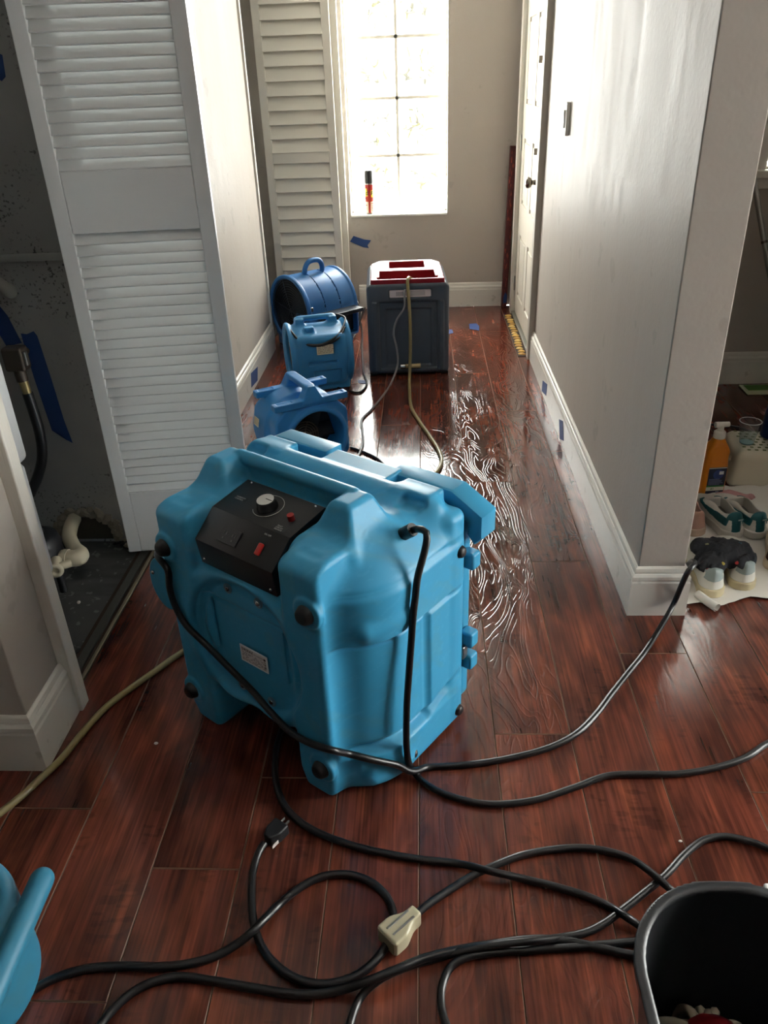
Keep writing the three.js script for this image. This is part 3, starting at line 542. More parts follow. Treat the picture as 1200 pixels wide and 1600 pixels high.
  for (const sx of [-1, 1]) {
    for (const y of [0.51, 0.098]) { bolt(sx * 0.213, y, 0.003, [0, 0, 1]); }
    for (const y of [0.445, 0.045]) bolt(sx * 0.311, y, -0.186, [sx * 0.6, 0, -0.75], 0.72);
    bolt(sx * 0.318, 0.50, -0.365, [sx, 0, 0], 0.72); bolt(sx * 0.318, 0.046, -0.365, [sx, 0, 0], 0.72);
  }
  for (const [x, y] of [[-0.047, 0.452], [0.047, 0.452], [-0.047, 0.180], [0.047, 0.180]]) { const w = part(t, 'screw', new THREE.SphereGeometry(0.0065, 12, 8).scale(1, 1, 0.6).translate(x, y, -0.019), chrome); part(w, 'washer', new THREE.TorusGeometry(0.010, 0.0025, 8, 20).translate(x, y, -0.0205), mat(0x5d7f92, 0.4)); }
  // rear grips, tabs, bracket for the cord
  const grip = [[0.085, 0], [0.255, 0], [0.335, -0.042], [0.335, -0.096], [0.315, -0.118], [0.295, -0.096], [0.295, -0.068], [0.24, -0.036], [0.085, -0.036]];
  for (const sx of [-1, 1]) {
    const o = grip.map(([a, b]) => [sx * (a + 0.012), 0.612 + b]); if (sx < 0) o.reverse();
    const g = extrude(o, 0.062, 0.008); g.translate(0, 0, -0.472);
    part(t, 'rear_grip', scuffs(toCreasedNormals(g, 0.6), 21 + sx), blueMat);
    for (const y of [0.455, 0.235, 0.170]) part(t, 'latch_tab', scuffs(rbox(sx * 0.300, sx * 0.335, y - 0.021, y + 0.021, -0.432, -0.398, 0.007), 31), blueMat);
    part(t, 'latch', rbox(sx * 0.312, sx * 0.322, 0.186, 0.222, -0.405, -0.385, 0.003), steelMat, 'metal latch');
  }
  part(t, 'cord_bracket', scuffs(sdfMesh((x, y, z) => sdCyl(Math.hypot(x + 0.297, (y - 0.36) * 0.72), z + 0.034, 0.052, 0.008, 0.004), [-0.37, 0.26, -0.06], [-0.22, 0.46, -0.01], 0.003), 41), blueMat);
  part(t, 'screw', new THREE.SphereGeometry(0.0055, 10, 6).translate(-0.327, 0.385, -0.024), chrome);
  part(t, 'cord_grommet', cylBetween([0.262, 0.585, -0.235], [0.292, 0.609, -0.235], 0.014, 0.014, 16), blackRubber, 'black cord grommet');
}
// ------------------------------------------------------------------ air movers
const fanMats = [0x336ba4, 0x3684ba, 0x2f82c6].map((c) => mat(c, 0.4, { specularIntensity: 0.7, vertexColors: true }));
const stickerTex = canvasTex(128, 80, (g, w, h) => { g.fillStyle = '#cfc8ad'; g.fillRect(0, 0, w, h); g.fillStyle = '#7d7a6c'; for (let i = 0; i < 5; i++) for (let x = 8; x < 116;) { const l = rr(8, 30); g.fillRect(x, 10 + i * 13, l, 5); x += l + 6; } });
const stickerMat = mat(0xffffff, 0.5, { map: stickerTex });
function guard(t, cx, cy, z, R, rings, m, axis) {       // concentric wire guard with spokes
  const put = (g) => { if (axis === 'x') g.rotateY(Math.PI / 2); return g; };
  const loc = axis === 'x' ? [z, cy, cx] : [cx, cy, z];
  const g = part(t, 'fan_guard', new THREE.TorusGeometry(R, 0.0028, 6, 40), m); g.position.set(...loc); if (axis === 'x') g.rotation.y = Math.PI / 2;
  for (let i = 1; i <= rings; i++) part(g, 'guard_ring', new THREE.TorusGeometry(R * i / (rings + 1), 0.0022, 5, 36), m);
  for (let i = 0; i < 6; i++) { const a = i * Math.PI / 3 + 0.2; part(g, 'guard_spoke', cylBetween([0, 0, -0.002], [Math.cos(a) * R, Math.sin(a) * R, -0.002], 0.0022, 0.0022, 5), m); }
}
const wireMat = mat(0x5d564c, 0.4, { metalness: 0.5 }), fanBlack = mat(0x15171b, 0.5);
{ // far one: big drum with side intake
  const t = thing('air_mover', 'large dark blue drum air mover with loop handle, farthest of the three', 'air mover', [-0.655, 0, -4.645], 0.75, 'blue air movers along the corridor');
  const f = (x, y, z) => {
    const rad = Math.hypot(y - 0.225, z);
    let d = sdCyl(rad, x, 0.198, 0.175, 0.02);
    d = smin(d, sdCyl(rad, Math.abs(x) - 0.168, 0.205, 0.010, 0.006), 0.01);
    d = smax(d, -sdCyl(rad, x + 0.17, 0.182, 0.03, 0.006), 0.008); d = smax(d, -sdCyl(rad, x - 0.17, 0.182, 0.03, 0.006), 0.008);
    d = smax(d, -(Math.abs(Math.abs(x) - 0.055) - 0.0035 > 0 ? 1 : 0.0022 - (0.198 - rad)), 0.003);
    d = smin(d, sdBox(x, y - 0.14, z - 0.13, 0.165, 0.075, 0.10, 0.02), 0.03);                 // outlet duct towards the viewer
    d = smin(d, sdBox(x, y - 0.045, z, 0.17, 0.04, 0.16, 0.015), 0.03);
    for (const sx of [-0.14, 0.14]) for (const sz of [-0.13, 0.13]) d = smin(d, sdBox(x - sx, y - 0.012, z - sz, 0.025, 0.012, 0.025, 0.006), 0.01);
    d = smax(d, -sdBox(x, y - 0.14, z - 0.23, 0.145, 0.055, 0.06, 0.01), 0.006);
    return d;
  };
  part(t, 'housing', scuffs(sdfMesh(f, [-0.2, -0.01, -0.23], [0.2, 0.46, 0.26], 0.005), 61, 0.5), fanMats[0]);
  part(t, 'handle', tube([[-0.062, 0.40, 0.02], [-0.060, 0.455, 0.03], [-0.035, 0.487, 0.034], [0.035, 0.487, 0.034], [0.060, 0.455, 0.03], [0.062, 0.40, 0.02]], 0.0145, false, 12), fanMats[0].clone());
  t.children.at(-1).material.vertexColors = false;
  for (const s of [-1, 1]) { part(t, 'intake', new THREE.CylinderGeometry(0.181, 0.181, 0.004, 40).rotateZ(Math.PI / 2).translate(s * 0.150, 0.225, 0), fanBlack, 'dark intake mesh'); guard(t, 0, 0.225, s * 0.164, 0.180, 12, mat(0x2f353d, 0.5), 'x'); }
  part(t, 'outlet_lip', rbox(-0.155, 0.155, 0.212, 0.234, 0.195, 0.285, 0.004), mat(0x2c2f36, 0.35), 'dark outlet lip');
  part(t, 'outlet_grille', box(-0.145, 0.145, 0.088, 0.192, 0.185, 0.19), fanBlack);
  part(t, 'latch', rbox(-0.16, -0.14, 0.25, 0.275, 0.185, 0.2, 0.004), chrome);
}
{ // middle one
  const t = thing('air_mover', 'small blue air mover with cord wrapped on top, middle of the three', 'air mover', [-0.548, 0, -3.915], 0.30, 'blue air movers along the corridor');
  const f = (x, y, z) => {
    const rad = Math.hypot(y - 0.17, z);
    let d = sdCyl(rad, x, 0.148, 0.135, 0.015);
    d = smin(d, sdBox(x, y - 0.165, z - 0.02, 0.125, 0.13, 0.125, 0.03), 0.02);
    d = smin(d, sdTor(rad, Math.abs(x) - 0.148, 0.152, 0.011), 0.02);
    d = smin(d, sdCyl(rad, Math.abs(x) - 0.14, 0.156, 0.010, 0.006), 0.006);
    d = smax(d, -sdCyl(rad, Math.abs(x) - 0.16, 0.132, 0.07, 0.01), 0.008);
    d = smin(d, sdBox(x, y - 0.022, z, 0.14, 0.022, 0.12, 0.012), 0.02);
    d = smin(d, sdBox(Math.abs(x) - 0.085, y - 0.325, z + 0.01, 0.022, 0.028, 0.03, 0.01), 0.02);
    d = smin(d, sdCap(x, y, z, [-0.085, 0.348, -0.01], [0.085, 0.348, -0.01], 0.014), 0.012);
    d = smin(d, sdBox(x + 0.05, y - 0.305, z - 0.075, 0.025, 0.022, 0.022, 0.008), 0.012);
    d = smax(d, -sdBox(x, y - 0.155, z - 0.152, 0.075, 0.008, 0.012, 0.004), 0.004);
    d = smax(d, -sdBox(x - 0.02, y - 0.07, z - 0.15, 0.07, 0.045, 0.012, 0.004), 0.004);
    return d;
  };
  part(t, 'housing', scuffs(sdfMesh(f, [-0.19, -0.01, -0.19], [0.19, 0.38, 0.19], 0.0045), 71, 0.6), fanMats[1]);
  for (const s of [-1, 1]) { part(t, 'intake', new THREE.CylinderGeometry(0.131, 0.131, 0.004, 36).rotateZ(Math.PI / 2).translate(s * 0.094, 0.17, 0), fanBlack); guard(t, 0, 0.17, s * 0.128, 0.131, 6, wireMat, 'x'); }
  part(t, 'sticker', new THREE.PlaneGeometry(0.085, 0.048).translate(0.012, 0.226, 0.1565), stickerMat, 'cream printed sticker');
  part(t, 'wrapped_cord', merge([tube([[-0.145, 0.325, 0.02], [-0.13, 0.30, 0.09], [-0.09, 0.262, 0.135], [0.0, 0.253, 0.152], [0.08, 0.282, 0.135], [0.135, 0.318, 0.06], [0.150, 0.335, 0.0], [0.11, 0.345, -0.04]], 0.0055), tube([[-0.15, 0.315, 0.03], [-0.12, 0.285, 0.105], [-0.06, 0.252, 0.147], [0.03, 0.252, 0.152], [0.09, 0.275, 0.14], [0.14, 0.305, 0.075], [0.155, 0.27, 0.11]], 0.0055)]), blackRubber, 'black cord wrapped round the top');
}
{ // near one: round outlet facing the viewer
  const t = thing('air_mover', 'bright blue air mover with round dark outlet, nearest of the three', 'air mover', [-0.443, 0, -2.872], 0.555, 'blue air movers along the corridor');
  const f = (x, y, z) => {
    const ch = (Math.abs(x) + Math.abs(y - 0.145)) * 0.7071 - 0.176;
    let d = smax(sdBox(x, y - 0.147, z + 0.12, 0.158, 0.145, 0.12, 0.012), ch, 0.012);
    d = smin(d, sdCyl(Math.hypot(x + 0.02, y - 0.155), z + 0.15, 0.158, 0.07, 0.015), 0.02);
    for (const zz of [0.012, 0.205]) d = smin(d, sdBox(x, y - 0.296, z + zz, 0.158, 0.014, 0.021, 0.004), 0.006);
    for (const zz of [0.012, 0.205]) d = smax(d, -sdBox(Math.abs(x) - 0.11, y - 0.312, z + zz, 0.032, 0.006, 0.012, 0.003), 0.003);
    const ti = Math.max(0, y - 0.30) * 0.5;
    d = smin(d, sdBox(x - 0.005, y - 0.325, z + 0.018, 0.045 - ti, 0.034, 0.030 - ti * 0.3, 0.006), 0.006);
    d = smin(d, sdBox(x - 0.005, y - 0.325, z + 0.200, 0.045 - ti, 0.034, 0.030 - ti * 0.3, 0.006), 0.006);
    d = smin(d, sdBox(x - 0.005, y - 0.350, z + 0.11, 0.022, 0.011, 0.10, 0.007), 0.008);
    const rad = Math.hypot(x - 0.012, y - 0.138);
    d = smin(d, sdTor(rad, z - 0.004, 0.124, 0.012), 0.01);
    d = smax(d, -sdCyl(rad, z + 0.04, 0.114, 0.07, 0.006), 0.006);
    d = smin(d, sdBox(x, y - 0.012, z + 0.12, 0.15, 0.012, 0.11, 0.005), 0.01);
    return d;
  };
  part(t, 'housing', scuffs(sdfMesh(f, [-0.2, -0.01, -0.26], [0.2, 0.38, 0.035], 0.0040), 81, 0.5), fanMats[2]);
  part(t, 'duct', new THREE.CylinderGeometry(0.113, 0.113, 0.004, 40).rotateX(Math.PI / 2).translate(0.012, 0.138, -0.108), fanBlack);
  part(t, 'motor_hub', sdfMesh((x, y, z) => Math.min(sdCyl(Math.hypot(x, y), z + 0.07, 0.038, 0.03, 0.01), ...[0, 1, 2, 3, 4].map((k) => { const a = k * 1.2566, c = Math.cos(a), s = Math.sin(a), u = c * x + s * y, v = -s * x + c * y; return sdBox(u - 0.068, v, z + 0.075 + v * 0.8, 0.038, 0.024, 0.004, 0.002); })), [-0.12, -0.12, -0.11], [0.12, 0.12, -0.03], 0.004).translate(0.012, 0.138, 0), fanBlack);
  guard(t, -0.035, 0.150, -0.020, 0.062, 5, wireMat, 'z');
  for (const [dx, dy] of [[-0.085, 0.05], [0.075, 0.085], [0.08, -0.075], [-0.075, -0.085]]) part(t, 'screw', new THREE.SphereGeometry(0.005, 10, 6).translate(0.012 + dx * 1.08, 0.138 + dy * 1.08, 0.004), chrome);
  part(t, 'sticker', new THREE.PlaneGeometry(0.05, 0.035).rotateX(-0.2).rotateY(-Math.PI / 2).translate(-0.1795, 0.20, -0.16), stickerMat, 'cream printed sticker');
}
// ------------------------------------------------------------------ black and red dehumidifier
{
  const t = thing('dehumidifier', 'black boxy dehumidifier with a glossy red top, below the window', 'dehumidifier', [-0.0785, 0, -4.011], 0.045);
  const bm = mat(0x46505c, 0.45), W = 0.212, D = 0.50;
  const f = (x, y, z) => {
    const ax = Math.abs(x);
    let d = sdBox(x, y - 0.247, z + D / 2, W, 0.239, D / 2, 0.022);
    d = smax(d, (ax - W) * 0.7071 + (y - 0.486) * 0.7071 + 0.016, 0.006);
    d = smax(d, -sdBox(x, y - 0.215, z, 0.150, 0.178, 0.012, 0.006), 0.006);          // front field
    d = smin(d, sdBox(ax - 0.172, y - 0.21, z + 0.008, 0.013, 0.185, 0.016, 0.007), 0.006);
    d = smax(d, -sdBox(x, y - 0.205, z + 0.006, 0.118, 0.150, 0.012, 0.006), 0.005);
    d = smax(d, -sdBox(x - 0.012, y - 0.432, z, 0.108, 0.021, 0.012, 0.006), 0.004);
    d = smax(d, -sdBox(x, y - 0.46, z + 0.25, 0.190, 0.062, 0.236, 0.004), 0.003);
    for (let i = 0; i < 3; i++) d = smax(d, -sdBox(ax - W, y - 0.22, z + 0.12 + i * 0.13, 0.008, 0.16, 0.04, 0.004), 0.004);
    return d;
  };
  part(t, 'body', sdfMesh(f, [-0.235, -0.01, -0.52], [0.235, 0.49, 0.025], 0.0045), bm);
  const red = mat(0x8e1420, 0.38, { specularIntensity: 0.8 });
  const top = (x, y, z) => {
    const ax = Math.abs(x);
    let d = sdBox(x, y - 0.453, z + D / 2, 0.188, 0.051, D / 2 - 0.016, 0.004);
    d = smax(d, ax * 0.86 - z * 0.5 - 0.368, 0.006);
    d = smax(d, -sdBox(x, y - 0.505, z + 0.125, 0.155, 0.090, 0.095, 0.006), 0.004);
    d = smax(d, -sdBox(x - 0.005, y - 0.512, z + 0.370, 0.095, 0.090, 0.085, 0.006), 0.004);
    d = smin(d, sdBox(ax - 0.165, y - 0.500, z + 0.20, 0.022, 0.006, 0.13, 0.003), 0.004);
    return d;
  };
  part(t, 'lid', sdfMesh(top, [-0.225, 0.39, -0.52], [0.225, 0.52, 0.01], 0.004), red, 'glossy red lid');
  const slip = canvasTex(256, 64, (g, w, h) => { g.fillStyle = '#e9dcdc'; g.fillRect(0, 0, w, h); g.fillStyle = '#b0a6a8'; g.fillRect(40, 16, 70, 34); g.fillStyle = '#8d8589'; for (let i = 0; i < 4; i++) g.fillRect(130, 14 + i * 10, 90, 4); });
  part(t, 'front_label', new THREE.PlaneGeometry(0.212, 0.040).translate(0.012, 0.432, -0.0105), mat(0xffffff, 0.4, { map: slip }), 'pale pink label strip');
  part(t, 'drain_port', cylBetween([-0.02, 0.052, 0.0], [0.06, 0.052, 0.0], 0.011, 0.013, 14), mat(0xb9a77e, 0.35, { metalness: 0.5 }), 'brass drain fitting');
  part(t, 'drain_nut', new THREE.CylinderGeometry(0.014, 0.014, 0.022, 6).rotateZ(Math.PI / 2).translate(-0.034, 0.052, 0.0), chrome);
  for (const sx of [-1, 1]) part(t, 'foot', rbox(sx * 0.19 - 0.02, sx * 0.19 + 0.02, 0, 0.014, -0.06, -0.02, 0.004), blackRubber);
  for (const sx of [-1, 1]) part(t, 'foot', rbox(sx * 0.19 - 0.02, sx * 0.19 + 0.02, 0, 0.014, -0.47, -0.43, 0.004), blackRubber);
}
// ------------------------------------------------------------------ blue machine cut by the left edge of the frame
{
  const t = thing('air_mover', 'teal blue machine with a fat tube handle, cut off at the lower left', 'air mover', [-0.80, 0, -0.74], 0, null);
  const m = mat(0x2c7390, 0.42, { vertexColors: true });
  const f = (x, y, z) => {
    const rad = Math.hypot(x + 0.045, z + 0.02);
    let d = sdCyl(rad, y - 0.1, 0.150, 0.10, 0.02);
    d = smax(d, -sdCyl(rad, y - 0.2, 0.118, 0.05, 0.01), 0.012);
    d = smin(d, sdBox(x + 0.045, y - 0.14, z - 0.06, 0.15, 0.03, 0.025, 0.012), 0.015);
    d = smin(d, sdCap(x, y, z, [0.122, 0.19, -0.115], [0.132, 0.19, 0.22], 0.021), 0.012);
    d = smin(d, sdBox(x - 0.07, y - 0.16, z - 0.06, 0.050, 0.030, 0.07, 0.01), 0.02);
    d = smin(d, sdBox(x - 0.045, y - 0.08, z - 0.10, 0.03, 0.08, 0.10, 0.01), 0.02);
    return d;
  };
  part(t, 'housing', scuffs(sdfMesh(f, [-0.22, -0.01, -0.19], [0.20, 0.24, 0.24], 0.0045), 91), m);
}
// ------------------------------------------------------------------ cords and the drain hose
const cordMat = mat(0x131315, 0.32), greyCord = mat(0x85868a, 0.4);
function cord(name, label, path, r, m, category = 'cord') {
  const t = thing(name, label, category); const j = part(t, 'sheath', tube(path, r, false, 10), m); return t;
}
cord('power_cord', 'black cord hanging down the side of the big dehumidifier', PATHS.k1, 0.0075, cordMat);
cord('power_cord', 'black cord draped across the front of the big dehumidifier towards the baseboard corner', PATHS.k2, 0.0078, cordMat);
cord('power_cord', 'black cord running from under the big dehumidifier to the bin', PATHS.k3, 0.0076, cordMat);
const clearCord = cord('extension_cord', 'black cord ending in a clear plug on the floor', PATHS.k4, 0.0075, cordMat);
cord('power_cord', 'black cord arching in from the right behind the bin', PATHS.k5, 0.0072, cordMat);
const plugCord = cord('power_cord', 'black cord with a black plug, looped on the floor', PATHS.k6, 0.0078, cordMat);
cord('power_cord', 'black cord running along the bottom from the left to the bin', PATHS.k7, 0.0078, cordMat);
cord('power_cord', 'black cord hooking down to the bottom beside the bin', PATHS.k8, 0.0072, cordMat);
{ // clear connector
  const d = V3(-0.057 + 0.024, 0, -0.873 + 0.905).normalize(), a = Math.atan2(d.x, d.z);
  const g = new THREE.Group(); g.name = 'plug'; g.position.set(-0.033, 0.02, -0.905); g.rotation.y = a; g.scale.setScalar(1.32); clearCord.add(g);
  const clear = new THREE.MeshPhysicalMaterial({ color: 0xcfc6a6, roughness: 0.3, transmission: 0.25, thickness: 0.02, ior: 1.5 });
  part(g, 'plug_body', sdfMesh((x, y, z) => sdBox(x, y, z - 0.018, mixn(0.010, 0.020, sstep(0.0, 0.03, z)), 0.0145, 0.03, 0.004), [-0.03, -0.025, -0.02], [0.03, 0.025, 0.06], 0.002), clear, 'clear yellowed plug body');
  part(g, 'socket_face', rbox(-0.016, 0.016, -0.012, 0.012, 0.0475, 0.049, 0.0005, 1), mat(0x8d866c, 0.4));
  for (const sx of [-0.006, 0.006]) part(g, 'blade', rbox(sx - 0.0015, sx + 0.0015, -0.003, 0.003, 0.0, 0.04, 0.0005, 1).translate(0, 0.0125, 0), steelMat);
}
{ // black plug
  const g = new THREE.Group(); g.name = 'plug'; g.position.set(-0.333, 0.015, -1.082); g.rotation.y = Math.atan2(0.016, -0.024); plugCord.add(g);
  part(g, 'plug_body', sdfMesh((x, y, z) => sdBox(x, y, z - 0.018, mixn(0.009, 0.019, sstep(-0.01, 0.018, z)), 0.014, 0.024, 0.004), [-0.03, -0.025, -0.02], [0.03, 0.025, 0.06], 0.002), mat(0x1d1e21, 0.4));
  for (const sx of [-0.0065, 0.0065]) part(g, 'prong', rbox(sx - 0.0008, sx + 0.0008, 0, 0.006, 0.04, 0.056, 0.0003, 1), steelMat);
  part(g, 'ground_prong', cylBetween([0, -0.006, 0.04], [0, -0.006, 0.06], 0.0024, 0.0024, 8), steelMat);
  part(g, 'label_tag', rbox(-0.0215, -0.0195, -0.004, 0.004, -0.012, 0.006, 0.0005, 1), mat(0xcfc9c2, 0.5));
}
cord('drain_hose', 'yellowed clear drain hose from the red topped dehumidifier along the floor', PATHS.hose, 0.0085, new THREE.MeshPhysicalMaterial({ color: 0x94865a, roughness: 0.3, clearcoat: 0.3 }), 'hose');
cord('power_cord', 'grey cord hanging from the red topped dehumidifier', PATHS.kd, 0.0055, greyCord);
cord('power_cord', 'thin black cord between the middle air mover and the red topped dehumidifier', PATHS.kb, 0.0055, cordMat);
cord('power_cord', 'thin black cord lying beside the nearest air mover', PATHS.kc, 0.0055, cordMat);
cord('power_cord', 'thin black cord hanging behind the middle air mover', PATHS.ka, 0.005, cordMat);

// ------------------------------------------------------------------ painter's tape
const tapeMat = mat(0x25437c, 0.6), tapeGroup = 'pieces of blue tape';
function tape(label, pts, n, lift = 0.0012) {      // polygon in space, thin, torn ends as given
  const N = V3(...n), c = pts.map((p) => V3(...p).addScaledVector(N, 0.0004)), pos = [], idx = [], k = c.length;
  for (const s of [0, lift]) for (const p of c) pos.push(p.x + N.x * s, p.y + N.y * s, p.z + N.z * s);
  for (let i = 1; i < k - 1; i++) { idx.push(k, k + i, k + i + 1, 0, i + 1, i); }
  for (let i = 0; i < k; i++) { const j = (i + 1) % k; idx.push(i, j, k + j, i, k + j, k + i); }
  let g = new THREE.BufferGeometry(); g.setAttribute('position', new THREE.Float32BufferAttribute(pos, 3)); g.setIndex(idx); g = g.toNonIndexed(); g.computeVertexNormals();
  return single('tape_strip', label, 'tape', g, tapeMat);
}
const wz = WZ, nz = [0, 0, 1];
tape('blue tape scrap on the wall below the window', [[-0.487, 0.447, wz], [-0.400, 0.408, wz], [-0.362, 0.402, wz], [-0.371, 0.420, wz], [-0.345, 0.452, wz], [-0.390, 0.458, wz], [-0.462, 0.483, wz]], nz);
tape('blue tape scrap low on the right baseboard, farther one', [[0.586, 0.008, -3.72], [0.586, 0.036, -3.58], [0.586, 0.097, -3.57], [0.586, 0.066, -3.71]], [-1, 0, 0]);
tape('blue tape strip on the right baseboard, nearer long one', [[0.586, 0.006, -3.135], [0.586, 0.035, -3.05], [0.586, 0.104, -3.10], [0.586, 0.075, -3.19], [0.586, 0.04, -3.16]], [-1, 0, 0]);
tape('blue tape patch on the left baseboard', [[-0.885, 0.100, -3.80], [-0.885, 0.034, -3.77], [-0.885, 0.016, -3.93], [-0.885, 0.078, -3.97]], [1, 0, 0]);
tape('blue tape scrap on the floor near the door', [[0.288, 0, -4.86], [0.345, 0, -4.82], [0.352, 0, -4.92], [0.338, 0, -4.98], [0.290, 0, -4.97]], [0, 1, 0]);
tape('small blue tape scrap on the floor right of the red topped dehumidifier', [[0.155, 0, -4.76], [0.185, 0, -4.78], [0.178, 0, -4.86], [0.152, 0, -4.85]], [0, 1, 0]);
tape('small blue tape scrap on the floor left of the red topped dehumidifier', [[-0.345, 0, -3.90], [-0.30, 0, -3.89], [-0.305, 0, -3.94], [-0.35, 0, -3.95]], [0, 1, 0]);
const cz = -2.335;
tape('long blue tape strip on the grey closet wall', [[-1.229, 0.418, cz], [-1.205, 0.410, cz], [-1.190, 0.385, cz], [-1.170, 0.372, cz], [-1.180, 0.45, cz], [-1.188, 0.60, cz], [-1.198, 0.735, cz], [-1.206, 0.750, cz], [-1.230, 0.741, cz], [-1.248, 0.744, cz], [-1.243, 0.6, cz]], nz);
tape('blue tape strip on the grey closet wall left of the long one', [[-1.304, 0.704, cz], [-1.275, 0.712, cz], [-1.253, 0.714, cz], [-1.275, 0.80, cz], [-1.33, 0.90, cz], [-1.35, 0.85, cz]], nz);
tape('blue tape scrap at the left edge high on the closet wall', [[-1.118, 1.425, cz], [-1.105, 1.435, cz], [-1.100, 1.485, cz], [-1.13, 1.50, cz], [-1.14, 1.44, cz]], nz);
tape('blue tape scrap low on the corner board', [[0.540, 0.03, -5.352], [0.562, 0.035, -5.352], [0.566, 0.085, -5.352], [0.552, 0.105, -5.352], [0.542, 0.08, -5.352]], nz);

// ------------------------------------------------------------------ spray can, board, switch, torn strip
{
  const t = thing('spray_can', 'red and black insect spray can on the window sill', 'spray can', [-0.348, WY0 + 0.002, -5.475]);
  const lt = canvasTex(256, 256, (g, w, h) => {
    g.fillStyle = '#b03426'; g.fillRect(0, 0, w, h); g.fillStyle = '#9a1f1c'; g.fillRect(0, 0, w, 70); g.fillStyle = '#e3c23a'; g.font = 'bold 52px sans-serif';
    for (const x of [0, 128]) { g.fillStyle = '#e7c63c'; g.beginPath(); g.moveTo(x + 14, 52); g.lineTo(x + 108, 30); g.lineTo(x + 116, 100); g.lineTo(x + 20, 112); g.fill(); g.fillStyle = '#1a1516'; g.fillText('Raid', x + 14, 92); g.fillStyle = '#2a1a18'; g.fillRect(x + 30, 118, 70, 10); g.fillStyle = '#d9d0bc'; g.fillRect(x + 10, 150, 110, 100); g.fillStyle = '#a03a2c'; for (let i = 0; i < 5; i++) g.fillRect(x + 18, 160 + i * 17, rr(50, 92), 8); }
  });
  part(t, 'can', new THREE.CylinderGeometry(0.030, 0.030, 0.175, 32, 1, true).translate(0, 0.0925, 0), mat(0xffffff, 0.3, { map: lt, metalness: 0.2 }), 'red printed can');
  part(t, 'base_rim', lathe([[0, 0.003], [0.028, 0.003], [0.031, 0], [0.0315, 0.004], [0.030, 0.008]], 28), steelMat);
  part(t, 'shoulder', lathe([[0.030, 0.18], [0.0305, 0.183], [0.029, 0.187], [0.026, 0.195], [0, 0.195]], 28), steelMat);
  part(t, 'cap', lathe([[0.0285, 0.184], [0.029, 0.190], [0.0285, 0.245], [0.0265, 0.262], [0.0225, 0.266], [0, 0.266]], 28), mat(0x191a1e, 0.35), 'black cap');
}
{
  const bt = dataTex(128, 512, (u, v) => { const n = fbm(u * 6, v * 20, 201, 4), w = sstep(0.66, 0.76, fbm(u * 7, v * 26, 207, 3)) * 0.35; return [0.31 + 0.10 * (n - 0.5) + w, 0.10 + 0.04 * (n - 0.5) + w * 0.6, 0.11 + w * 0.35]; }, true);
  const t = thing('board', 'dark red painted board leaning in the corner by the door', 'board', [0.548, 0, -5.38]); t.rotation.z = -0.019;
  part(t, 'plank', rbox(-0.018, 0.018, 0, 1.0, -0.026, 0.026, 0.003), mat(0xffffff, 0.5, { map: bt }));
}
{
  const t = thing('light_switch', 'white rocker light switch on the right corridor wall', 'light switch', [0.604, 1.225, -3.628]);
  const sm = mat(0xe8e6e0, 0.3);
  part(t, 'wall_plate', rbox(-0.016, 0, -0.062, 0.062, -0.037, 0.037, 0.004), sm);
  part(t, 'rocker', rbox(-0.023, -0.013, -0.034, 0.034, -0.017, 0.017, 0.003).rotateZ(0.03), sm);
  for (const y of [-0.048, 0.048]) part(t, 'screw', new THREE.SphereGeometry(0.003, 8, 6).translate(-0.016, y, 0), sm);
}
{
  const t = thing('subfloor_strip', 'torn out strip with yellow glue lumps along the door threshold', 'floor strip', [0, 0, 0]);
  part(t, 'bare_strip', box(0.528, 0.581, 0.0, 0.002, -5.17, -4.29), mat(0x3a2c22, 0.9));
  const gm = [0xc9a04e, 0xb98f48, 0xd6b468].map((c) => mat(c, 0.8));
  for (let i = 0; i < 17; i++) { const g = new THREE.DodecahedronGeometry(0.021, 1); const p = g.attributes.position; for (let k = 0; k < p.count; k++) { const n = 0.75 + 0.5 * vnoise(p.getX(k) * 70 + i * 9, p.getZ(k) * 70 + p.getY(k) * 30, 7); p.setXYZ(k, p.getX(k) * n, Math.max(-0.001, p.getY(k) * n * 0.35), p.getZ(k) * n * 0.85); } g.computeVertexNormals(); part(t, 'glue_lump', g.translate(0.556 + rr(-0.004, 0.004), 0.002, -5.14 + i * 0.0505), gm[i % 3]); }
}
// crumbs on the floor
for (const [x, z, r, l] of [[-0.66, -1.36, 0.004, 'white crumb on the floor left of the big dehumidifier'], [0.23, -0.99, 0.003, 'tiny white crumb between the two cords before the bin'], [0.52, -1.1, 0.003, 'tiny white crumb on the floor above the bin']])
  single('crumb', l, 'crumb', new THREE.DodecahedronGeometry(r).scale(1.4, 0.7, 1).translate(x, r * 0.5, z), mat(0xcfc8c0, 0.8));
// ------------------------------------------------------------------ closet fittings
const pvc = mat(0xbdb49c, 0.4), darkMetal = mat(0x5d544b, 0.5, { metalness: 0.6 }), white = mat(0xd6d8da, 0.4);
{
  const t = thing('drain_pipe', 'cream plastic drain elbow coming out of the broken closet wall', 'pipe');
  part(t, 'pipe', tube([[-1.232, 0.085, -2.345], [-1.222, 0.082, -2.28], [-1.205, 0.075, -2.22], [-1.175, 0.066, -2.175], [-1.15, 0.062, -2.145]], 0.024, false, 16), pvc);
  part(t, 'elbow', tube([[-1.158, 0.062, -2.152], [-1.135, 0.060, -2.130], [-1.138, 0.060, -2.112], [-1.165, 0.060, -2.110], [-1.19, 0.060, -2.112]], 0.028, false, 16), pvc);
  part(t, 'collar', cylBetween([-1.166, 0.06, -2.11], [-1.182, 0.06, -2.111], 0.031, 0.031, 20), pvc);
}
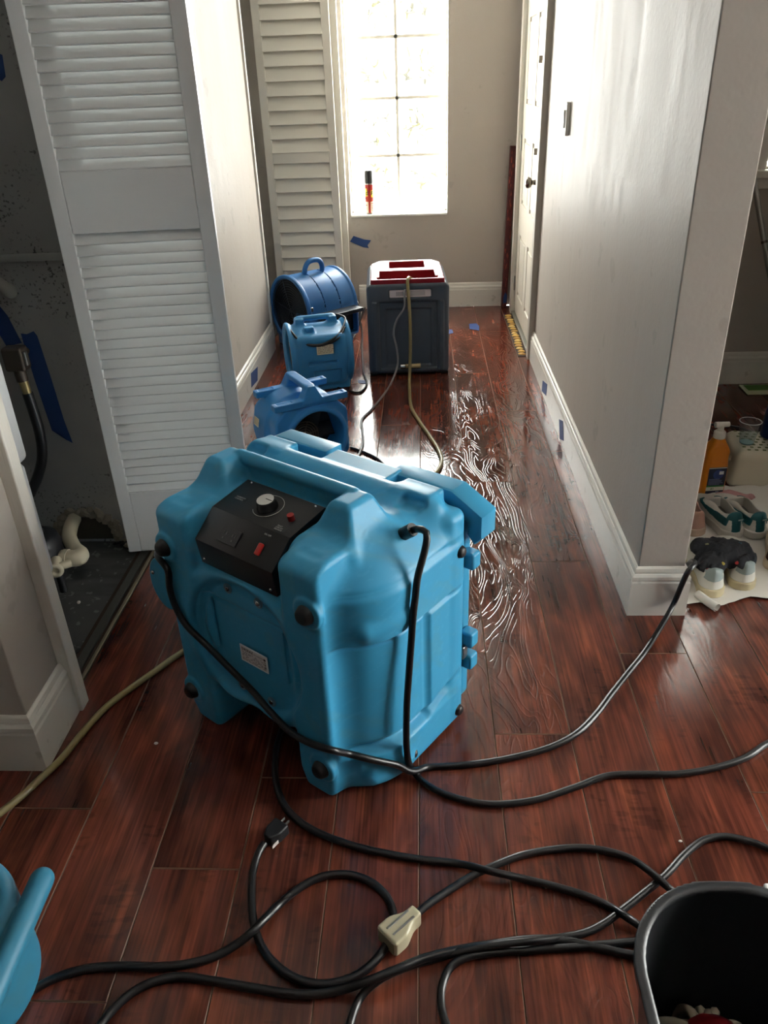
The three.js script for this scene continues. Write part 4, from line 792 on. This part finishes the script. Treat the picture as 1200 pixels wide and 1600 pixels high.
{
  const t = thing('drain_pump', 'black round pump beside the drain elbow in the closet', 'pump', [-1.27, -0.012, -2.12]);
  part(t, 'housing', lathe([[0, 0.16], [0.05, 0.16], [0.072, 0.148], [0.08, 0.12], [0.08, 0.02], [0.07, 0], [0, 0]], 28), mat(0x16181d, 0.5));
  part(t, 'cap', lathe([[0, 0.175], [0.03, 0.175], [0.036, 0.165], [0.036, 0.155]], 24), mat(0x20242c, 0.45));
}
{
  const t = thing('pipe_stub', 'short cream pipe end facing out, low in the closet', 'pipe', [-1.150, 0.095, -1.985], 0.35);
  part(t, 'ring', new THREE.TorusGeometry(0.0165, 0.0085, 12, 28), pvc); part(t, 'bore', new THREE.CircleGeometry(0.012, 20).translate(0, 0, -0.004), darkMat);
  part(t, 'stub', cylBetween([0, 0, -0.002], [0, 0, -0.06], 0.018, 0.018, 20), pvc); part(t, 'side_nut', cylBetween([0.012, 0.0, -0.02], [0.045, 0.0, -0.03], 0.013, 0.013, 12), pvc);
  part(t, 'stand', cylBetween([0, -0.107, -0.045], [0, 0, -0.045], 0.012, 0.012, 14), darkMat);
}
{
  const t = thing('water_heater', 'white cabinet standing in the closet behind the wall edge', 'water heater', [0, 0, 0]);
  part(t, 'cabinet', rbox(-1.62, -1.082, 0.52, 1.75, -1.90, -1.56, 0.02, 3), white); part(t, 'lower_cabinet', rbox(-1.62, -1.092, 0.16, 0.515, -1.89, -1.56, 0.018, 3), white);
  part(t, 'plinth', rbox(-1.60, -1.15, -0.012, 0.16, -1.87, -1.58, 0.006), darkMat, 'black plinth');
}
{
  const t = thing('hose', 'black hose with brass fitting hanging from the closet valve', 'hose');
  part(t, 'rubber_hose', tube([[-1.232, 0.58, -2.25], [-1.226, 0.52, -2.245], [-1.222, 0.45, -2.24], [-1.232, 0.37, -2.235], [-1.262, 0.30, -2.23], [-1.30, 0.24, -2.22]], 0.0165, false, 14), mat(0x17181b, 0.4));
  part(t, 'ferrule', cylBetween([-1.236, 0.625, -2.25], [-1.232, 0.575, -2.25], 0.015, 0.0125, 14), brassMat);
  part(t, 'nut', cylBetween([-1.238, 0.655, -2.25], [-1.236, 0.62, -2.25], 0.018, 0.018, 8), darkMetal);
  const v = part(t, 'valve', rbox(-1.275, -1.212, 0.652, 0.725, -2.285, -2.235, 0.008), darkMetal, 'dull brown valve body');
  part(v, 'lever', rbox(-1.214, -1.204, 0.668, 0.712, -2.262, -2.244, 0.004), steelMat); part(t, 'supply_pipe', cylBetween([-1.245, 0.69, -2.285], [-1.245, 0.69, -2.337], 0.011, 0.011, 12), darkMetal);
}
{
  const t = thing('conduit', 'white pipe running across the grey closet wall', 'pipe');
  part(t, 'pipe', tube([[-1.6, 0.972, -2.318], [-1.3, 0.972, -2.318], [-1.09, 0.974, -2.318], [-0.995, 0.974, -2.318]], 0.011, false, 12), mat(0x9a9a98, 0.5));
  part(t, 'elbow', tube([[-1.40, 0.92, -2.30], [-1.30, 0.915, -2.30], [-1.262, 0.905, -2.302], [-1.245, 0.88, -2.32], [-1.245, 0.87, -2.338]], 0.02, false, 12), mat(0x8d8b86, 0.55));
}
{ // broken plaster round the pipe
  const t = thing('plaster_patch', 'crumbling plaster hole around the drain pipe at the closet wall foot', 'plaster');
  const pm = mat(0x8f877a, 0.9);
  for (let i = 0; i < 26; i++) { const a = Math.PI * (0.02 + i / 26 * 1.0), r = 0.085 + rr(-0.012, 0.012), g = new THREE.DodecahedronGeometry(rr(0.012, 0.022)); g.scale(1.3, 0.9, 0.5).rotateZ(rr(0, 3)); part(t, 'plaster_lump', g.translate(-1.19 + Math.cos(a) * r * 1.25, 0.01 + Math.sin(a) * r * 1.15, -2.333 + rr(-0.004, 0.004)), pm); }
  part(t, 'cavity', new THREE.CircleGeometry(0.08, 28, 0, Math.PI).scale(1.2, 1.1, 1).translate(-1.19, 0.0, -2.3335), mat(0x4a443b, 0.95));
  for (let i = 0; i < 7; i++) part(t, 'plaster_crumb', new THREE.DodecahedronGeometry(rr(0.006, 0.014)).scale(1.5, 0.7, 1).translate(rr(-1.09, -1.03), 0.0, rr(-2.325, -2.29)), i % 2 ? pm : darkMat);
}
// ------------------------------------------------------------------ bin with mop
{
  const t = thing('waste_bin', 'charcoal plastic bin at the lower right corner with a mop inside', 'bin', [0.452, 0, -0.572]);
  const cm = mat(0x25272a, 0.33);
  const plan2 = (x, z, hx, hz, r) => { const a = Math.abs(x) - hx + r, b = Math.abs(z) - hz + r; return Math.hypot(Math.max(a, 0), Math.max(b, 0)) + Math.min(Math.max(a, b), 0) - r; };
  const f = (x, y, z) => {
    const rimY = 0.30 - 0.012 * sstep(0.02, 0.15, x), s = (0.30 - y) * 0.11;
    let o = plan2(x, z, 0.158 - s, 0.215 - s, 0.145 - s), d = smax(smax(o, y - rimY, 0.006), -y, 0.006);
    d = smax(d, -Math.max(o + 0.010, 0.010 - y), 0.002);
    const rim = Math.hypot(Math.max(Math.abs(o - 0.001) - 0.005, 0), Math.max(Math.abs(y - rimY + 0.008) - 0.008, 0)) - 0.002;
    return smin(d, rim, 0.004);
  };
  part(t, 'shell', sdfMesh(f, [-0.185, -0.01, -0.24], [0.185, 0.325, 0.24], 0.0042), cm);
  const m = thing('mop', 'beige string mop head standing inside the charcoal bin', 'mop', [0.415, 0.008, -0.665]);
  const ym = [0x8d8270, 0x9b917e, 0x7f7565].map((c) => mat(c, 0.9));
  for (let i = 0; i < 46; i++) {
    const a = rr(0, 6.283), r0 = rr(0.0, 0.02), r1 = rr(0.045, 0.085), h = rr(0.085, 0.115);
    const P = (r, y) => [Math.cos(a) * r, y, Math.sin(a) * r * 0.72];
    part(m, 'yarn', tube([P(r0, h), P(r1 * 0.6, h + 0.004), P(r1, h * 0.75), P(r1 * 1.04, 0.012)], 0.0072, false, 6, 14), ym[i % 3]);
  }
  part(m, 'clamp', sdfMesh((x, y, z) => sdCyl(Math.hypot(x, z), y - 0.128, 0.052 - Math.max(0, y - 0.11) * 0.7, 0.028, 0.012), [-0.07, 0.08, -0.07], [0.07, 0.175, 0.07], 0.004).translate(0.012, 0.004, 0.022), mat(0x6a0f16, 0.4), 'dark red mop clamp');
  const d = thing('dustpan', 'black plastic handle leaning inside the bin at the frame edge', 'dustpan', [0.53, 0.02, -0.62]);
  d.rotation.set(0.25, -0.5, 0.22);
  part(d, 'handle', rbox(-0.018, 0.018, 0, 0.26, -0.012, 0.012, 0.009, 3), mat(0x1c1d20, 0.3)); part(d, 'pan', rbox(-0.05, 0.05, 0.0, 0.07, -0.014, 0.014, 0.008, 3), mat(0x1c1d20, 0.3));
  single('paper_scrap', 'white scrap on the floor behind the bin at the frame edge', 'paper', rbox(0.648, 0.70, 0, 0.012, -1.0, -0.965, 0.004), mat(0xdedbd6, 0.7));
}
// ------------------------------------------------------------------ the next room: cloth, shoes, stool, bottles
{
  const pos = [], idx = [], NX = 44, NZ = 44;
  for (let j = 0; j <= NZ; j++) for (let i = 0; i <= NX; i++) {
    const u = i / NX, v = j / NZ, e = 0.02 * (fbm(u * 6, v * 6, 301, 3) - 0.5);
    const x = 0.775 + u * 0.75 + 0.05 * (fbm(v * 5, 3, 303, 2) - 0.5) * (1 - u), z = -1.915 - v * 0.74 - 0.05 * (fbm(u * 7, 8, 305, 3) - 0.3) * (1 - v) * 1.5;
    pos.push(x + e, 0.004 + 0.022 * Math.pow(fbm(x * 13, z * 13, 307, 4), 2) * (0.4 + 1.6 * sstep(0.6, 1, v)), z);
  }
  for (let j = 0; j < NZ; j++) for (let i = 0; i < NX; i++) { const a = j * (NX + 1) + i; idx.push(a, a + 1, a + NX + 2, a, a + NX + 2, a + NX + 1); }
  const g = new THREE.BufferGeometry(); g.setAttribute('position', new THREE.Float32BufferAttribute(pos, 3)); g.setIndex(idx); g.computeVertexNormals();
  const t = thing('floor_cloth', 'rumpled white sheet spread under the shoes', 'cloth'); part(t, 'sheet', g, mat(0xd8d4cc, 0.85, { side: THREE.DoubleSide }));
  part(t, 'folded_corner', tube([[0.815, 0.012, -1.965], [0.832, 0.013, -1.925], [0.850, 0.012, -1.895]], 0.013, false, 10), mat(0xdcd8d0, 0.85));
  single('pink_cloth', 'pink cloth crumpled behind the teal and white sneakers', 'cloth', sdfMesh((x, y, z) => Math.hypot((x - 1.12) / 1, (y - 0.006) / 0.3, (z + 2.58) / 0.55) * 0.3 - 0.024 + 0.010 * (fbm(x * 40, z * 40, 311, 3) - 0.5), [1.0, -0.0, -2.68], [1.25, 0.06, -2.48], 0.005), mat(0xb98a8a, 0.85));
}
function shoe(name, label, pos, turn, c, opt = {}) {   // heel at z=0, toe towards -z
  const t = thing(name, label, 'shoe', pos, turn), L = opt.L ?? 0.28;
  const outline = (x, z, grow) => {                    // signed distance-like outline of the sole
    const s = clamp(-z / L, -0.1, 1.1), w = (0.036 + 0.012 * sstep(0.25, 0.75, s)) + grow;
    const zc = z + L / 2; return Math.hypot(Math.max(Math.abs(x - 0.004 * Math.sin(s * 4)) - w + 0.034, 0), Math.max(Math.abs(zc) - L / 2 - grow + 0.04, 0)) - 0.037;
  };
  const topY = (z) => { const s = -z / L; return mixn(opt.heel ?? 0.098, 0.088, sstep(0.0, 0.35, s)) - 0.045 * sstep(0.38, 0.95, s) - 0.012 * sstep(0.0, 0.2, s) * (1 - sstep(0.25, 0.5, s)); };
  const upper = (x, y, z) => { const o = outline(x, z, -0.003 - 0.14 * Math.max(0, y - 0.03)); return smax(smax(o, y - topY(z), 0.022), 0.02 - y, 0.004); };
  const inner = (x, y, z) => Math.max(upper(x, y, z) + 0.006, Math.abs(z + 0.075) - 0.068 + 0.25 * Math.max(0, 0.05 - y));
  const shell = (x, y, z) => smax(upper(x, y, z), -Math.max(outline(x * 1.18, z, -0.010 - 0.14 * Math.max(0, y - 0.03)), Math.abs(z + 0.085) - 0.078, 0.032 - y), 0.005);
  const lo = [-0.065, -0.002, -L - 0.02], hi = [0.065, 0.125, 0.02];
  part(t, 'sole', sdfMesh((x, y, z) => smax(smax(outline(x, z, 0.0015), y - 0.028, 0.006), -y, 0.004), lo, [hi[0], 0.04, hi[2]], 0.0035), c.sole);
  part(t, 'upper', sdfMesh(shell, lo, hi, 0.0032), c.upper);
  part(t, 'lining', sdfMesh((x, y, z) => smax(Math.max(outline(x, z, -0.012), Math.abs(z + 0.085) - 0.085), Math.abs(y - 0.034) - 0.004, 0.003), lo, [hi[0], 0.06, hi[2]], 0.0045), c.lining);
  const over = (nm, region, m, off = 0.0022) => part(t, nm, sdfMesh((x, y, z) => Math.max(upper(x, y, z) - off, -(upper(x, y, z) + 0.003), region(x, y, z)), lo, hi, 0.003), m);
  if (c.tab) over('heel_tab', c.tabRegion, c.tab);
  if (c.stripe) over('side_stripe', c.stripeRegion, c.stripe, 0.0026);
  return t;
}
{
  const wu = mat(0xcfcdc4, 0.6), ws = mat(0xc2b593, 0.7), gray = mat(0x8a9795, 0.45), lin = mat(0x44423f, 0.9);
  const white1 = { upper: wu, sole: ws, lining: lin, tab: gray, tabRegion: (x, y, z) => Math.max(-0.050 - z, 0.052 + 0.15 * Math.abs(x) - y + (z < -0.03 ? 0.018 : 0)) };
  shoe('sneaker', 'white sneaker with grey heel tab beside the baseboard corner', [0.852, 0.006, -1.948], -0.10, white1);
  shoe('sneaker', 'white sneaker with grey heel tab, right one of the front pair', [0.957, 0.006, -1.985], -0.12, white1);
  const tl = mat(0x10555c, 0.5), tu = mat(0xc6c2ba, 0.6), ts = mat(0xb4b0a8, 0.6);
  const teal = { upper: tu, sole: ts, lining: mat(0x6b6560, 0.9), tab: tl, tabRegion: (x, y, z) => Math.max(-0.034 - z, Math.min(0.064 - y, Math.abs(x) - 0.016)), stripe: tl,
    stripeRegion: (x, y, z) => { const s = -z, c = 0.052 + 0.9 * (s - 0.10) * (s - 0.10) * (s > 0.1 ? 2.2 : 0.9), w = 0.010 * sstep(0.20, 0.06, s) + 0.0035; return Math.max(Math.abs(y - c) - w, 0.025 - s, s - 0.2, 0.018 - Math.abs(x)); } };
  const nm = canvasTex(128, 48, (g, w, h) => { g.fillStyle = '#10555c'; g.fillRect(0, 0, w, h); g.fillStyle = '#d6dcd8'; g.font = 'italic bold 40px sans-serif'; g.fillText('NIKE', 12, 38); });
  for (const [x, lab] of [[1.034, 'white and teal sneaker next to the partition, left one of the rear pair'], [1.112, 'white and teal sneaker, right one of the rear pair']]) {
    const s = shoe('sneaker', lab, [x, 0.012, -2.275], 0.22, teal);
    part(s, 'heel_print', new THREE.PlaneGeometry(0.024, 0.009).rotateX(-0.16).translate(0, 0.078, 0.0035), mat(0xffffff, 0.5, { map: nm }));
  }
  shoe('slipper', 'brown slip-on shoe at the right edge of the frame', [1.085, 0.008, -2.085], -0.5, { upper: mat(0x4d2c20, 0.6), sole: mat(0xc4b39a, 0.7), lining: mat(0x5b3a2b, 0.8) }, { heel: 0.07, L: 0.25 });
  shoe('slipper', 'pale pink shoe behind the white sneakers by the partition', [0.915, 0.008, -2.30], 0.1, { upper: mat(0xb58f80, 0.65), sole: mat(0xb39b88, 0.7), lining: mat(0x7a5f55, 0.8) }, { heel: 0.10, L: 0.24 });
  // black cloth stuffed in the white pair
  const sock = thing('sock_bundle', 'black printed cloth bundled in the white sneakers', 'cloth', [0.905, 0, -2.04]);
  const bl = [[-0.045, 0.085, 0.02, 0.046], [0.05, 0.082, -0.01, 0.045], [0.0, 0.094, -0.03, 0.044], [-0.05, 0.095, -0.06, 0.036], [0.06, 0.092, -0.06, 0.036], [0.01, 0.09, -0.09, 0.035]];
  const bf = (x, y, z) => { let d = 1; for (const [a, b, c, r] of bl) d = smin(d, Math.hypot(x - a, (y - b) * 1.9, z - c) - r, 0.03); return d * 0.7 + 0.020 * (fbm(x * 38 + z * 22, y * 30 + z * 34, 321, 3) - 0.5); };
  part(sock, 'cloth', sdfMesh(bf, [-0.12, 0.03, -0.16], [0.12, 0.15, 0.09], 0.0035), mat(0x15171d, 0.9));
  const dots = [[-0.065, 0.085, 0.055, 0x7d2430, 0.007], [-0.018, 0.098, 0.042, 0xa8923f, 0.006], [0.018, 0.099, 0.032, 0x9a2a2a, 0.006], [-0.045, 0.122, -0.045, 0x8d8a63, 0.006], [0.06, 0.112, -0.05, 0x2c5560, 0.006]];
  for (const [x, y, z, c, r] of dots) { const p = V3(x, y, z); for (let k = 0; k < 12; k++) { const d = bf(p.x, p.y, p.z), e = 0.002, n = V3(bf(p.x + e, p.y, p.z) - d, bf(p.x, p.y + e, p.z) - d, bf(p.x, p.y, p.z + e) - d).normalize(); p.addScaledVector(n, -d * 0.7); } part(sock, 'print_patch', sdfMesh((a, b, cc) => Math.max(Math.abs(bf(a, b, cc)) - 0.0016, Math.hypot(a - p.x, b - p.y, cc - p.z) - r * (0.8 + 0.4 * vnoise(a * 300, b * 300 + cc * 200, 5))), [p.x - 0.02, p.y - 0.02, p.z - 0.02], [p.x + 0.02, p.y + 0.02, p.z + 0.02], 0.0018), mat(c, 0.85)); }
}
{ // step stool
  const t = thing('step_stool', 'cream step stool with a perforated green top in the next room', 'stool', [1.345, 0, -2.79], -0.12);
  const cm = mat(0xc9c2ac, 0.5);
  const f = (x, y, z) => {
    const g = Math.max(0, 0.14 - y) * 0.16 + 0.012 * sstep(0.03, 0.0, y);
    let d = sdBox(x, y - 0.068, z, 0.165 + g, 0.068, 0.115 + g, 0.03);
    d = smax(d, -y, 0.004); d = smax(d, -sdBox(x, y - 0.05, z, 0.15 + g, 0.066, 0.10 + g, 0.02), 0.004);
    for (const s of [-0.03, 0.03]) d = smax(d, -sdCyl(Math.hypot(y - 0.082, z - s - 0.02), x + 0.17, 0.0095, 0.05), 0.003);
    return d;
  };
  part(t, 'shell', sdfMesh(f, [-0.22, -0.004, -0.17], [0.22, 0.145, 0.17], 0.0045), cm);
  const dm = mat(0x6f7a4d, 0.7);
  for (let i = 0; i < 11; i++) for (let j = 0; j < 8; j++) part(t, 'grip_pad', rbox(-0.006, 0.006, 0.1355, 0.1378, -0.0045, 0.0045, 0.001, 1).translate(-0.135 + i * 0.027 + (j % 2) * 0.012, 0, -0.088 + j * 0.025), dm);
  const cup = thing('plastic_cup', 'clear plastic measuring cup on the cream stool', 'cup', [1.222, 0.138, -2.775]);
  const cl = new THREE.MeshPhysicalMaterial({ color: 0xe4ecef, roughness: 0.12, transmission: 0.92, thickness: 0, ior: 1.45 });
  part(cup, 'wall', lathe([[0.022, 0.001], [0.026, 0.004], [0.038, 0.088], [0.0395, 0.09]], 32), cl); part(cup, 'rim', new THREE.TorusGeometry(0.0388, 0.0014, 8, 40).rotateX(Math.PI / 2).translate(0, 0.09, 0), mat(0xd8dee0, 0.2));
  part(cup, 'base', new THREE.CylinderGeometry(0.025, 0.024, 0.004, 28).translate(0, 0.004, 0), mat(0x8fb2b5, 0.3));
  const bb = thing('detergent_bottle', 'dark blue bottle with orange cap on the cream stool', 'bottle', [1.352, 0.1375, -2.835]);
  part(bb, 'bottle', lathe([[0, 0], [0.050, 0], [0.055, 0.006], [0.054, 0.05], [0.052, 0.052], [0.052, 0.058], [0.0535, 0.06], [0.050, 0.11], [0.046, 0.16], [0.036, 0.19], [0.022, 0.205], [0.020, 0.215], [0, 0.215]], 36), mat(0x14356e, 0.3), 'dark blue bottle');
  part(bb, 'cap', lathe([[0.023, 0.207], [0.024, 0.212], [0.023, 0.245], [0.020, 0.25], [0, 0.25]], 28), mat(0xc9561c, 0.4), 'orange cap');
}
{ // orange bottle
  const t = thing('cleaner_bottle', 'orange cleaner bottle with white spout behind the shoes', 'bottle', [1.052, 0.004, -2.615], 0.1);
  const f = (x, y, z) => { const w = 0.047 - 0.010 * Math.exp(-(((y - 0.155) / 0.03) ** 2)) * 0.6 - 0.026 * sstep(0.17, 0.232, y); return sdBox(x, y - 0.118, z, w, 0.118, Math.min(0.030, w), Math.min(0.018, w * 0.7)); };
  part(t, 'bottle', sdfMesh(f, [-0.06, -0.004, -0.045], [0.06, 0.245, 0.045], 0.0035), mat(0xd07a14, 0.35), 'orange bottle');
  const lt = canvasTex(160, 256, (g, w, h) => { g.fillStyle = '#17203a'; g.fillRect(0, 0, w, h); g.fillStyle = '#d9d9d2'; g.fillRect(0, 4, w, 8); g.fillStyle = '#2b3f7c'; g.beginPath(); g.arc(90, 70, 46, 0, 7); g.fill(); g.fillStyle = '#dfe3e6'; g.fillRect(96, 40, 40, 30); g.fillStyle = '#7e88a8'; for (let i = 0; i < 5; i++) g.fillRect(12, 112 + i * 12, rr(90, 136), 5); g.fillStyle = '#2f7a3c'; g.fillRect(0, 174, w, 14); g.fillStyle = '#d5d8c6'; g.fillRect(0, 188, w, 36); g.fillStyle = '#2e6b2c'; g.font = 'bold 26px sans-serif'; g.fillText('#1', 40, 216); g.fillStyle = '#8d93a8'; g.fillRect(90, 232, 30, 18); });
  part(t, 'label', new THREE.PlaneGeometry(0.066, 0.108).translate(0.004, 0.072, 0.0305), mat(0xffffff, 0.5, { map: lt }), 'dark blue printed label');
  part(t, 'collar', lathe([[0.020, 0.230], [0.021, 0.234], [0.021, 0.252], [0.016, 0.257], [0, 0.257]], 24), mat(0xd9d6cd, 0.4));
  part(t, 'spout', merge([cylBetween([0, 0.25, 0], [0, 0.278, 0], 0.012, 0.010, 16), cylBetween([-0.022, 0.280, 0], [0.028, 0.280, 0], 0.011, 0.009, 16)]), mat(0xd9d6cd, 0.4), 'white spout');
}
{
  const t = thing('green_mat', 'small green and white folded mat on the floor by the far baseboard', 'mat', [1.645, 0, -3.70]);
  part(t, 'base', rbox(-0.085, 0.085, 0, 0.008, -0.062, 0.062, 0.003), mat(0xc3cdb0, 0.7)); part(t, 'panel', rbox(-0.068, 0.078, 0.0075, 0.0095, -0.050, 0.022, 0.001, 1), mat(0x4f8a2f, 0.6), 'green panel');
  cord('power_cord', 'black cord on the floor behind the stool', [[0.80, 0.006, -3.30], [1.2, 0.006, -3.28], [1.36, 0.006, -3.24], [1.46, 0.006, -3.13], [1.58, 0.006, -3.06], [1.70, 0.006, -3.0]], 0.0055, cordMat);
  const p = thing('broom', 'metal broom pole leaning on the far wall of the next room', 'broom');
  part(p, 'pole', cylBetween([1.445, 1.0, -3.795], [1.69, 0.03, -3.46], 0.0125, 0.0125, 16), mat(0x9c9a94, 0.35, { metalness: 0.6 })); part(p, 'joint', cylBetween([1.5193, 0.706, -3.6935], [1.5218, 0.696, -3.690], 0.0138, 0.0138, 16), darkMetal);
  part(p, 'head', rbox(1.60, 1.735, 0.0, 0.05, -3.48, -3.44, 0.01), mat(0x33373c, 0.6));
}
scene.traverse((o) => { if (o.isMesh) { o.castShadow = true; o.receiveShadow = true; } });
renderer.render(scene, camera);
